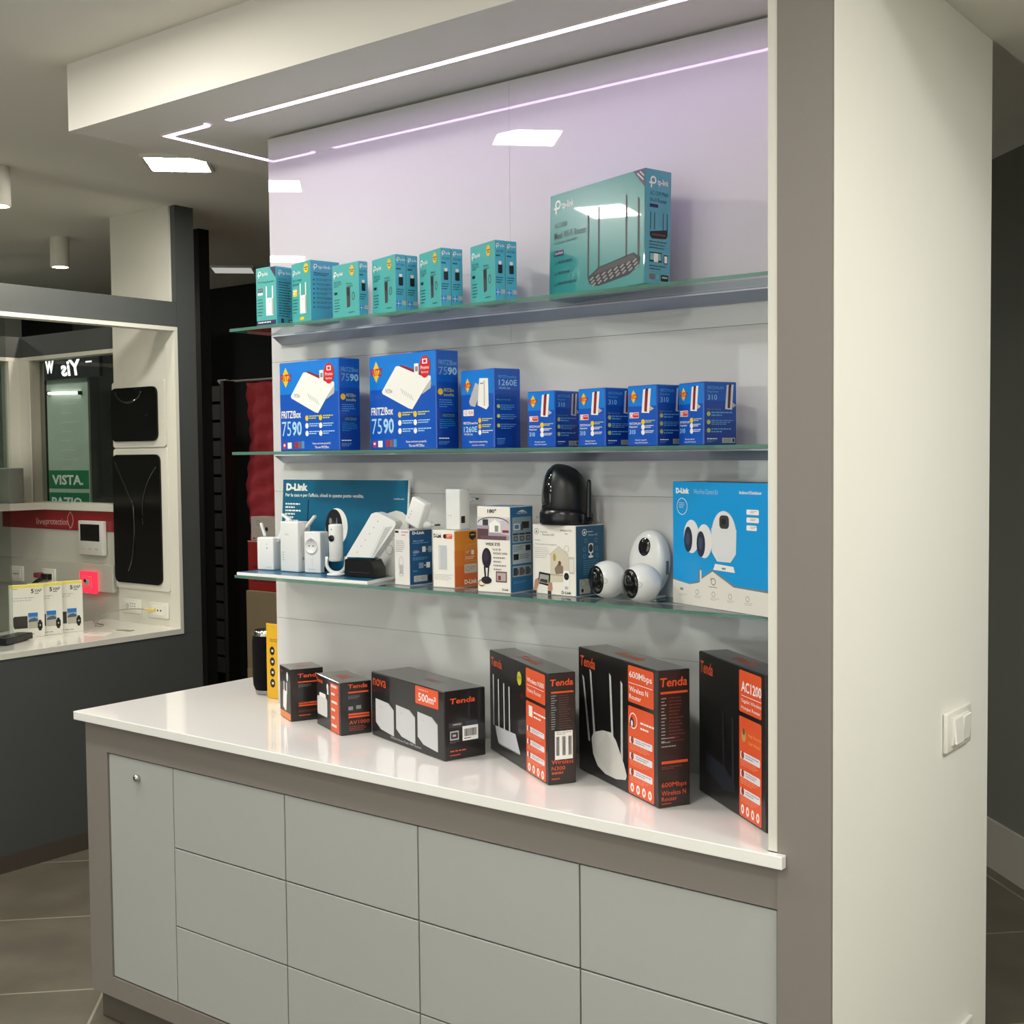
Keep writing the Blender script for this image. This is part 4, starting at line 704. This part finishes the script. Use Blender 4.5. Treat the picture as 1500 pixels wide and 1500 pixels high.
# ---- speaker and yellow box behind the panel
t=thing('bluetooth_speaker','black cylindrical fabric speaker with a chrome top at the far worktop edge','speaker',(.226,.424,ZW))
b=MB(); b.lathe([(.026,.0002),(.032,.001),(.034,.006),(.034,.012)],M('#8f8f8c',.3,metal=.7),36); b.build('base_ring',t)
b=MB(); b.lathe([(.034,.012),(.039,.025),(.0405,.05),(.0405,.140),(.0385,.158),(.036,.160)],M('#060607',.95,noise=.4,nscale=400,bump=.4,spec=.2),40); b.build('fabric_body',t)
b=MB(); b.lathe([(.0385,.158),(.0385,.166),(.034,.172),(.028,.168),(.001,.166)],M('#b9b7b0',.15,metal=1.,bump=.8,nscale=120),40); b.build('top_ring',t)
def yellow():
    Y=M('#e2ae22',.45); b,f,s,tp,fin=carton('yellow_box',.420,.3780,ZW,0,.146,.05,.198,Y,Y,M('#3a3020',.5))
    f.words(.1,.2,.6,.25,2,M('#9a7420',.4),2,3,.5)
    for k in range(4): f.ell(.16,.36+k*.144,.0095,.0115,INK,2); f.rect(.14,.345+k*.144,.19,.375+k*.144,M('#e7dfc8',.4),3)
    fin('tall yellow box with black round icons, half hidden behind the white panel')
yellow()
# =================================================================== WALL SWITCH
t=thing('light_switch','white two-rocker light switch on the white side wall','light switch',(2.0093,.569,.895))
b=MB(); b.box(.0002,.009,-.070,.070,-.0375,.0375,M('#e9e7df',.35),bev=.003,seg=2); b.build('cover_plate',t)
b=MB(); b.box(.0085,.0125,-.046,.046,-.026,.026,M('#efede6',.3),bev=.001); b.build('inner_frame',t)
for y0,y1,tl in ((-.043,-.001,-5),(.001,.043,5)):
    b=MB(); T=Matrix.Translation((.0125,0,0))@Matrix.Rotation(R(tl),4,'Y'); b.box(-.001,.004,y0,y1,-.024,.024,M('#f1efe8',.3),bev=.001,T=T); b.build('rocker',t)
t=thing('wall_socket','white wall socket low on the white side wall, cut by the photo edge','socket',(2.0093,.602,.268))
b=MB(); b.box(.0002,.010,-.058,.058,-.0375,.0400,M('#e9e7df',.35),bev=.003,seg=2); b.build('cover_plate',t)
b=MB(); b.box(.0095,.014,-.034,.034,-.023,.023,M('#efede6',.3),bev=.001)
for y in (-.018,0,.018): b.cyl((.0135,y,0),(.0143,y,0),.003,INK,10)
b.build('insert',t)
# =================================================================== CHARCOAL BOOTH (left)
XB=-1.19; ZCN=.7575
b=MB(); b.box(XB-.06,XB,-4.9,1.316,.062,ZCN-.0205,BOOTH); struct('wall_booth_base',b)
b=MB(); b.box(XB-.06,XB+.002,-4.9,1.316,0,.0615,M('#4c443c',.5,noise=.08,nscale=20)); struct('baseboard_booth',b)
b=MB(); b.box(XB-.06,XB,-4.9,1.2275,1.9265,2.022,BOOTH); struct('wall_booth_header',b)
b=MB(); b.box(XB-.028,XB,1.2285,1.316,ZCN-.0200,ZC,BOOTH); struct('wall_booth_post',b)
b=MB(); wz=.016
b.box(XB-.055,XB+.003,-4.9,1.2278,1.9110,1.9260,BWHITE); b.box(XB-.055,XB+.003,1.2125,1.2278,ZCN,1.9105,BWHITE); b.box(XB-.0005,XB+.003,-4.9,1.2278,ZCN-.0200,ZCN-.0003,BWHITE); struct('trim_5',b)
b=MB(); b.box(XB-.51,XB-.001,-4.9,1.245,ZCN-.02,ZCN,M('#e8e5da',.2,coat=.5)); b.build('trim_6').__setitem__('kind','structure')
b=MB(); b.box(-1.598,XB-.0285,1.2203,1.310,ZCN,ZC,BWHITE); struct('wall_booth_end',b)
# window bay of the booth end
b=MB(); b.box(-2.33,-1.613,1.246,1.306,1.872,1.963,BOOTH); struct('wall_booth_end_header',b)
b=MB(); b.box(-2.33,-1.613,1.240,1.306,1.855,1.8715,BWHITE); b.box(-2.33,-2.255,1.240,1.306,1.236,1.8545,BWHITE); b.box(-2.255,-2.240,1.246,1.306,1.236,1.8545,M('#a8a494',.5)); w1=struct('window_1',b)
WG=GLASS('booth_window_glass','#e2e8e4',1.)
b=MB(); b.box(-2.240,-1.614,1.284,1.288,1.236,1.8545,WG); b.build('window_pane',w1)
b=MB(); b.box(-2.60,-1.613,1.215,1.310,1.205,1.2355,BWHITE); b.box(-2.60,-2.12,-1.5,1.2145,1.205,1.2355,BWHITE); struct('trim_7',b)
b=MB(); b.box(-2.60,-1.613,1.232,1.310,.64,1.2045,M('#c9c6b9',.5)); struct('wall_booth_low',b)
b=MB(); b.box(-2.60,-2.54,-1.5,1.2315,0,1.2045,M('#c9c6b9',.5)); struct('wall_booth_inner',b)
b=MB(); b.box(-2.40,-2.33,-1.5,1.245,1.872,1.963,BOOTH); struct('wall_booth_inner_header',b)
b=MB(); b.box(-2.39,-2.33,-1.5,1.2395,1.855,1.8715,BWHITE); b.box(-2.39,-2.33,1.190,1.2395,1.236,1.8545,BWHITE); w2=struct('window_2',b)
b=MB(); b.box(-2.365,-2.361,-1.5,1.190,1.236,1.8545,WG); b.build('window_pane',w2)
# red header board with the leaf mark
b=MB(); RB=M('#8e1f24',.35); b.box(-2.480,-1.6135,1.2275,1.2318,1.120,1.2030,RB); f=Face(b,(-2.480,1.2275,1.2030),(.8665,0,0),(0,0,-.083),(0,-1,0))
f.text('live',.32,.44,.40,.78,M('#d9b9b4',.4),2); f.text('protection',.405,.44,.60,.86,M('#d9b9b4',.4),2)
lf=[(.62,.05),(.642,.3),(.645,.55),(.632,.8),(.618,.92),(.6,.65),(.597,.35)]
for p,q in zip(lf,lf[1:]+lf[:1]): f.line(p[0],p[1],q[0],q[1],.003,M('#d9b9b4',.4),2)
tag(b.build('header_sign'),'dark red header board with a pale leaf mark inside the charcoal booth','sign')
# socket duct along the niche
b=MB(); b.box(-2.50,-1.6135,1.205,1.2315,.872,.985,M('#c2bfb1',.5),bev=.001); tag(b.build('socket_duct'),'pale rectangular cable duct carrying sockets under the red header board','duct')
def outlet(x,y,z,w,h,label,kind):
    t=thing('power_outlet',label,'socket',(x,y,z)); b=MB(); b.box(-w/2,w/2,-.008,-.0004,-h/2,h/2,M('#e2dfd2',.35),bev=.002,seg=2); b.build('cover_plate',t)
    b=MB(); b.box(-w*.32,w*.32,-.0105,-.0078,-h*.30,h*.30,M('#ebe8dc',.3),bev=.0008)
    for i in range(3):
        if kind=='r': 
            for j in range(3): b.cyl((-w*.02+i*w*.11,-.0112,-h*.18+j*h*.18),(-w*.02+i*w*.11,-.0103,-h*.18+j*h*.18),.0022,DGR,8)
        else: b.cyl((-w*.16+i*w*.16,-.0115,0),(-w*.16+i*w*.16,-.0103,0),.0038,INK,10)
    if kind=='r': b.cyl((-w*.2,-.0112,0),(-w*.2,-.0103,0),h*.2,LG,20)
    b.build('insert',t); return t
outlet(-2.325,1.205,.917,.105,.068,'white socket plate on the duct at the far left of the booth niche','v')
outlet(-2.072,1.205,.917,.100,.068,'white socket plate on the duct with a dark cable plugged in','v')
outlet(-1.502,1.2200,.826,.120,.058,'white socket plate low on the white booth pillar, left of the yellow plug','r')
outlet(-1.327,1.2200,.820,.125,.062,'white socket plate on the booth pillar with the yellow network plug','v')
b=MB(); b.tube(arc((-2.06,1.196,.922),(-2.12,1.13,.91),(-2.19,1.14,.80)),.004,BLACKPL); b.tube(arc((-2.06,1.196,.915),(-2.10,1.12,.90),(-2.15,1.12,.80)),.004,BLACKPL); b.box(-2.085,-2.04,1.17,1.196,.905,.930,BLACKPL,bev=.003); b.box(-2.13,-2.085,1.16,1.185,.912,.934,M('#7a3038',.5),bev=.003)
tag(b.build('socket_cable'),'black and red power cable curling out of the duct socket','cable')
b=MB(); b.tube([Vector(p) for p in arc((-1.370,1.197,.822),(-1.55,1.11,.835),(-1.53,1.06,.7605))]+[Vector((-1.50,1.075,.7605))],.0022,M('#9a9682',.5)); b.tube(arc((-1.53,1.10,.7600),(-1.66,1.12,.7600),(-1.69,1.17,.7600)),.0022,M('#9a9682',.5)); cb=b.build('network_cable'); tag(cb,'thin grey network cable with a yellow plug on the booth counter','cable')
b=MB(); b.cyl((-1.340,1.207,.8215),(-1.385,1.190,.8222),.0065,M('#d8c25a',.4),12,.003); b.build('plug',cb)
# intercom and glowing plate
t=thing('video_intercom','white wall video intercom with a black screen beside the red header board','intercom',(-1.767,1.2270,1.092))
b=MB(); b.box(-.085,.085,-.022,-.0002,-.071,.072,M('#d9d7ce',.35),bev=.003,seg=2); b.build('body',t)
b=MB(); b.box(-.070,.066,-.0228,-.0215,-.012,.058,M('#0a0a0b',.12)); b.build('screen',t)
for k in range(3):
    b=MB(); b.box(-.06+k*.045,-.035+k*.045,-.0226,-.0215,-.048,-.042,LG); b.build('button',t)
t=thing('illuminated_plate','square switch plate glowing red on the cable duct','switch',(-1.772,1.2048,.909))
b=MB(); b.box(-.056,.056,-.016,-.0003,-.045,.044,EM('#ff2e42',1.6,'red_glow'),bev=.003); b.build('glow_frame',t)
b=MB(); 
for x0,x1,z0,z1 in ((-.034,.034,.022,.026),(-.034,.034,-.026,-.022),(-.034,-.030,-.022,.022),(.030,.034,-.022,.022)): b.box(x0,x1,-.0175,-.0155,z0,z1,M('#d98a8a',.4))
b.box(-.022,.016,-.0175,-.0155,-.012,.012,M('#c9b8b0',.4)); b.box(-.022,-.006,-.0185,-.0170,0,.013,INK); b.build('key_insert',t)
# black moulded display trays on the end pillar
def tray(x0,x1,z0,z1,label):
    t=thing('wall_display','%s'%label,'wall display',((x0+x1)/2,1.2200,(z0+z1)/2),0,'black glossy wall displays'); w,h=x1-x0,z1-z0
    b=MB(); b.prism(rrect(-w/2-.002,-h/2-.024,w/2+.040,h/2+.024,.012),(0,-.0003,0),(1,0,0),(0,0,1),(0,-1,0),.010,BWHITE); b.build('white_surround',t)
    b=MB(); b.prism(rrect(-w/2,-h/2,w/2,h/2,.028),(0,-.0105,0),(1,0,0),(0,0,1),(0,-1,0),.008,M('#050404',.14,coat=.12,spec=.25)); b.build('black_cover',t)
    b=MB()
    if h<.3: b.tube([(-.03+.085*math.cos(R(a)),-.019,h/2-.008+.052*math.sin(R(a))) for a in range(190,352,8)],.004,M('#1a1916',.1,coat=1.)); b.tube([(.07,-.019,-.01),(.1,-.019,0)],.0018,M('#1a1916',.1))
    else:
        b.tube(arc((-.135,-.019,h/2-.03),(-.07,-.019,h/4),(-.02,-.019,.06)),.003,M('#1a1916',.1,coat=1.)); b.tube(arc((.135,-.019,h/2-.05),(.03,-.019,h/4),(.04,-.019,-.02)),.003,M('#1a1916',.1,coat=1.)); b.tube(arc((-.02,-.019,.06),(0,-.019,-.12),(-.06,-.019,-.21)),.003,M('#1a1916',.1,coat=1.))
    b.build('moulded_rib',t)
tray(-1.594,-1.295,1.490,1.704,'upper, small black glossy moulded display in a white surround on the pillar')
tray(-1.594,-1.285,.921,1.437,'lower, tall black glossy moulded display in a white surround on the pillar')
# three small white boxes, black router, papers, siren
def sbox(x,y,label):
    rz=70; w,d,h=.122,.0235,.198; b,f,s,tp,fin=carton('gadget_box',x,y,ZCN,rz,w,d,h,M('#e8e5d8',.4),M('#dedbce',.4),M('#e6d84a',.4))
    f.rect(.01,.006,.99,.055,M('#ecdf5c',.4),2); f.text('5',.62,.085,.7,.165,INK,3,.03); f.text('ViAP',.72,.09,.93,.15,INK,3,.01,.2); f.words(.72,.165,.86,.185,1,INK,3,2,.7); f.words(.07,.07,.35,.085,1,MIDG,3,3,.7); f.words(.07,.24,.82,.33,2,LG,3,4,.35)
    f.poly([(.08,.62),(.12,.59),(.5,.59),(.5,.82),(.12,.82),(.09,.78)],M('#3b3733',.35),3); f.rr(.2,.66,.42,.77,DGR,4,.003)
    f.rect(.52,.535,.80,.83,M('#b9b4a4',.4),4); f.rect(.52,.535,.80,.62,M('#2d77c8',.4),5); f.rect(.52,.60,.80,.65,M('#8fb8d8',.4),5); f.poly([(.52,.69),(.58,.65),(.7,.63),(.8,.66),(.8,.7),(.52,.71)],M('#52606a',.4),6); f.rr(.79,.71,.93,.85,INK,6,.005); f.ell(.86,.78,.005,.006,DGR,7); f.rect(.82,.68,.9,.88,INK,5); f.ell(.863,.78,.002,.003,WH,8); f.words(.1,.935,.9,.955,1,MIDG,3,5,.6)
    fin(label,'box','white and yellow gadget boxes in the booth')
sbox(-1.453,.796,'white gadget box with yellow top edge standing right behind the black router')
sbox(-1.4515,.871,'middle one of the three white gadget boxes with yellow top edges')
sbox(-1.450,.957,'white gadget box with yellow top edge nearest the glowing red plate')
t=thing('router','flat black router lying at the front edge of the booth counter','router',(-1.408,.637,ZCN),R(118))
b=MB(); b.prism([(-.085,-.03),(.085,-.03),(.085,.03),(-.085,.03)],(0,0,.004),(1,0,0),(0,1,0),(0,0,1),.020,BLACKPL); b.box(-.083,.083,-.028,.028,.024,.0265,M('#26241f',.3)); b.build('body',t)
for x_ in (-.06,.06):
    b=MB(); b.box(x_-.01,x_+.01,-.02,.02,.0002,.004,DGR); b.build('rubber_foot',t)
for k,(x,y,rz,lab,m) in enumerate(((-1.335,.94,30,'white leaflet lying on the booth counter under the red glow','#e6e2d4'),(-1.33,1.06,12,'grey-green leaflet near the right end of the booth counter','#8a8672'))):
    b=MB(); 
    pts=[(-.05,-.03),(.05,-.032),(.052,.03),(-.048,.032)] if k==0 else [(-.035,-.012),(.035,-.012),(.035,.014),(-.035,.014)]
    b.prism(pts,(0,0,.0004),(1,0,0),(0,1,0),(0,0,1),.0012,M(m,.5)); f=Face(b,(-.04,.02,.0016),(.08,0,0),(0,-.04,0),(0,0,1))
    if k==0: f.words(.1,.1,.9,.9,5,MIDG,1,4,.3)
    tag(b.build('leaflet',loc=(x,y,ZCN),rz=R(rz)),lab,'leaflet')
t=thing('alarm_siren','plain grey siren box with a thin wire on the white booth ledge','alarm',(-2.225,1.10,1.2357))
b=MB(); b.box(-.075,.088,-.035,.035,.0002,.150,M('#83867f',.5,noise=.03),bev=.004,seg=2); b.build('housing',t)
b=MB(); b.tube(arc((.088,.01,.120),(.125,.01,.07),(.087,.01,.022)),.003,M('#8a846e',.5)); b.build('wire',t)
# =================================================================== BEYOND THE BOOTH WINDOWS
t=thing('poster_stand','tall grey-green poster with a dark green VISTA and PAZIO footer behind the window','poster',(-3.13,1.985,0))
b=MB(); b.box(-.19,.19,.0,.012,1.08,1.90,M('#b4c2b6',.5,noise=.15,nscale=4)); f=Face(b,(-.19,0,1.90),(.38,0,0),(0,0,-.82),(0,-1,0))
for k in range(9): f.words(.34,.22+k*.06,.8,.228+k*.06,1,M('#c8d2c8',.5),2,k,.8)
GRN=M('#0d7a4c',.45); f.rect(.0,.655,.98,.775,GRN,2); f.text('VISTA.',.08,.685,.84,.75,WH,3,.03); f.rect(.0,.80,.98,.92,GRN,2); f.text('PAZIO.',.06,.83,.86,.895,WH,3,.03); b.build('board',t)
b=MB(); b.box(-.02,.02,.012,.03,0,1.5,DGR); b.box(-.15,.15,-.08,.12,0,.012,DGR); b.build('stand',t)
t=thing('reflected_sign','white glowing letters on a black board, standing in for a sign reflected in the booth window','sign',(-3.08,1.95,1.88))  # glowing letters modelled in place of a sign's reflection in the window glass
b=MB(); b.box(-.24,.30,.0,.02,-.035,.085,M('#14101a',.6)); b.build('fascia',t)
GLW=EM('#ffffff',2.2,'letter_glow'); b=MB(); f=Face(b,(-.24,0,.085),(.54,0,0),(0,0,-.12),(0,-1,0)); f.text('W',.09,.14,.24,.72,GLW,2,.06); b.build('letter',t); b=MB(); f=Face(b,(-.24,0,.085),(.54,0,0),(0,0,-.12),(0,-1,0)); f.text('Yis',.36,.2,.70,.9,GLW,2,.03,-.2,mirror=True); f.rect(.78,.32,.88,.38,GLW,2); b.build('lettering',t)
t=thing('tube_light','slim glowing tube light seen through the booth window','light',(-3.13,1.972,1.772))
b=MB(); b.cyl((-.15,0,0.004),(.13,0,-.004),.007,EM('#fffaf0',5,'tube_glow'),10); b.build('tube',t)
b=MB(); b.box(-.16,-.15,-.008,.0115,-.006,.014,DGR); b.build('end_cap',t); b=MB(); b.box(.13,.14,-.008,.0115,-.014,.006,DGR); b.build('end_cap',t)
b=MB(); b.box(-3.55,-2.95,2.3,2.36,0,2.2,M('#20221f',.6)); struct('wall_booth_rear',b)
t=thing('poster_stand','blurred pale green poster with a red arc behind the left booth window','poster',(-3.05,.75,0),R(62))
b=MB(); b.box(-.55,.55,0,.012,1.15,1.95,M('#93a08f',.5,noise=.35,nscale=3)); b.tube([(-.55+1.0*math.cos(R(a)),-.01,.55+1.0*math.sin(R(a))*.95) for a in range(40,88,4)],.03,M('#6b2a22',.5)); b.build('board',t)
b=MB(); b.box(-.02,.02,.012,.03,0,1.5,DGR); b.box(-.15,.15,-.08,.12,0,.012,DGR); b.build('stand',t)
# glass door leaf in the booth opening
b=MB(); b.box(XB-.046,XB-.040,-1.2,.540,ZCN+.002,1.908,GLASS('booth_glass','#eef1ef',1.)); tag(b.build('sliding_glass'),'clear sliding glass panel in the left part of the booth opening','glass panel')
# =================================================================== DARK BACK CORRIDOR
b=MB(); b.box(-1.80,-1.520,1.60,1.655,0,ZC,M('#070707',.7)); struct('wall_corridor',b)
t=thing('metal_rack','black slatted rack standing in the dark back corridor','rack',(-2.16,2.2,0))
for k in range(16):
    b=MB(); b.box(-.045,.045,-.02,.0,.35+k*.09,.425+k*.09,M('#080808',.6)); b.build('slat',t)
for x_ in (-.06,.06): b=MB(); b.box(x_-.012,x_+.012,-.02,.05,0,1.80,M('#070707',.6)); b.build('upright',t)
t=thing('hanging_rail','thin white metal rail with a clip above the red cloth','rail',(-2.06,2.28,1.803))
b=MB(); b.cyl((-.18,0,0),(.44,0,0),.006,M('#8d8c86',.4)); b.build('bar',t); b=MB(); b.box(-.185,-.12,-.01,.01,-.010,.012,M('#9a9992',.4),bev=.002); b.build('clip',t); b=MB(); b.box(.43,.45,-.01,.56,-.012,.012,DARK); b.build('bracket',t)
# red cloth with folds
b=MB(); nx,nz=26,40; vs=[];fs=[]
for j in range(nz+1):
    for i in range(nx+1):
        u=i/nx; v=j/nz; vs.append((-.19+u*.42+.012*math.sin(v*9),.012*math.sin(u*17+v*4)+.006*math.sin(v*60+u*9)+.01*math.sin(u*6-v*12),-.012-v*.84))
for j in range(nz):
    for i in range(nx): a=j*(nx+1)+i; fs.append([a,a+1,a+nx+2,a+nx+1])
b.add(vs,fs,M('#a32a33',.8,noise=.35,nscale=30,bump=.3),True); o=b.build('hanging_red_cloth',loc=(-1.845,2.28,1.803)); tag(o,'dark red cloth hanging from the rail in the dark corridor','cloth')
mod=o.modifiers.new('thickness','SOLIDIFY'); mod.thickness=.003
b=MB(); b.box(-.19,.16,0,.3,.0005,.79,M('#9c8a6a',.7,noise=.08,nscale=15),bev=.002); f=Face(b,(-.19,0,.79),(.35,0,0),(0,0,-.79),(0,-1,0)); f.rect(0,.47,1,.53,M('#b29c74',.5),1); tag(b.build('cardboard_box',loc=(-1.64,2.08,0)),'brown cardboard carton standing under the red box in the corridor','box')
b=MB(); b.box(-.19,.16,0,.12,.0004,.235,M('#a5201c',.5,noise=.1),bev=.002); f=Face(b,(-.19,0,.235),(.35,0,0),(0,0,-.235),(0,-1,0)); f.rect(0,0,1,.02,M('#d8b09a',.5),1); f.words(.1,.5,.8,.9,3,M('#7a1512',.5),1,3,.4); tag(b.build('red_box',loc=(-1.645,2.10,.7905)),'plain red box on the cardboard carton behind the small range extender','box')
b=MB(); b.box(-.09,.09,0,.08,.0004,.115,M('#c9bfb4',.5),bev=.002); f=Face(b,(-.09,0,.115),(.18,0,0),(0,0,-.115),(0,-1,0)); f.ring(.3,.25,.012,.002,DGR,1); f.ell(.62,.5,.010,.010,INK,1); 
for k in range(6): f.rect(.08+k*.14,.86,.17+k*.14,.93,M('#a84a2a',.5),1)
tag(b.build('camera_box',loc=(-1.72,2.10,1.0263)),'small pale box with a black dot on top of the red box','box')
# =================================================================== LIGHT & RENDER
w=bpy.data.worlds.new('world'); bpy.context.scene.world=w; w.use_nodes=True; w.node_tree.nodes['Background'].inputs[0].default_value=(1,.99,.97,1); w.node_tree.nodes['Background'].inputs[1].default_value=2.0
sc=bpy.context.scene
sc.view_settings.view_transform='Standard'; sc.view_settings.look='None'; sc.view_settings.gamma=1; sc.view_settings.exposure=.2
try: sc.view_settings.use_curve_mapping=False
except Exception: pass
sc.cycles.max_bounces=12; sc.cycles.transparent_max_bounces=16; sc.cycles.use_denoising=True; sc.cycles.sample_clamp_indirect=6
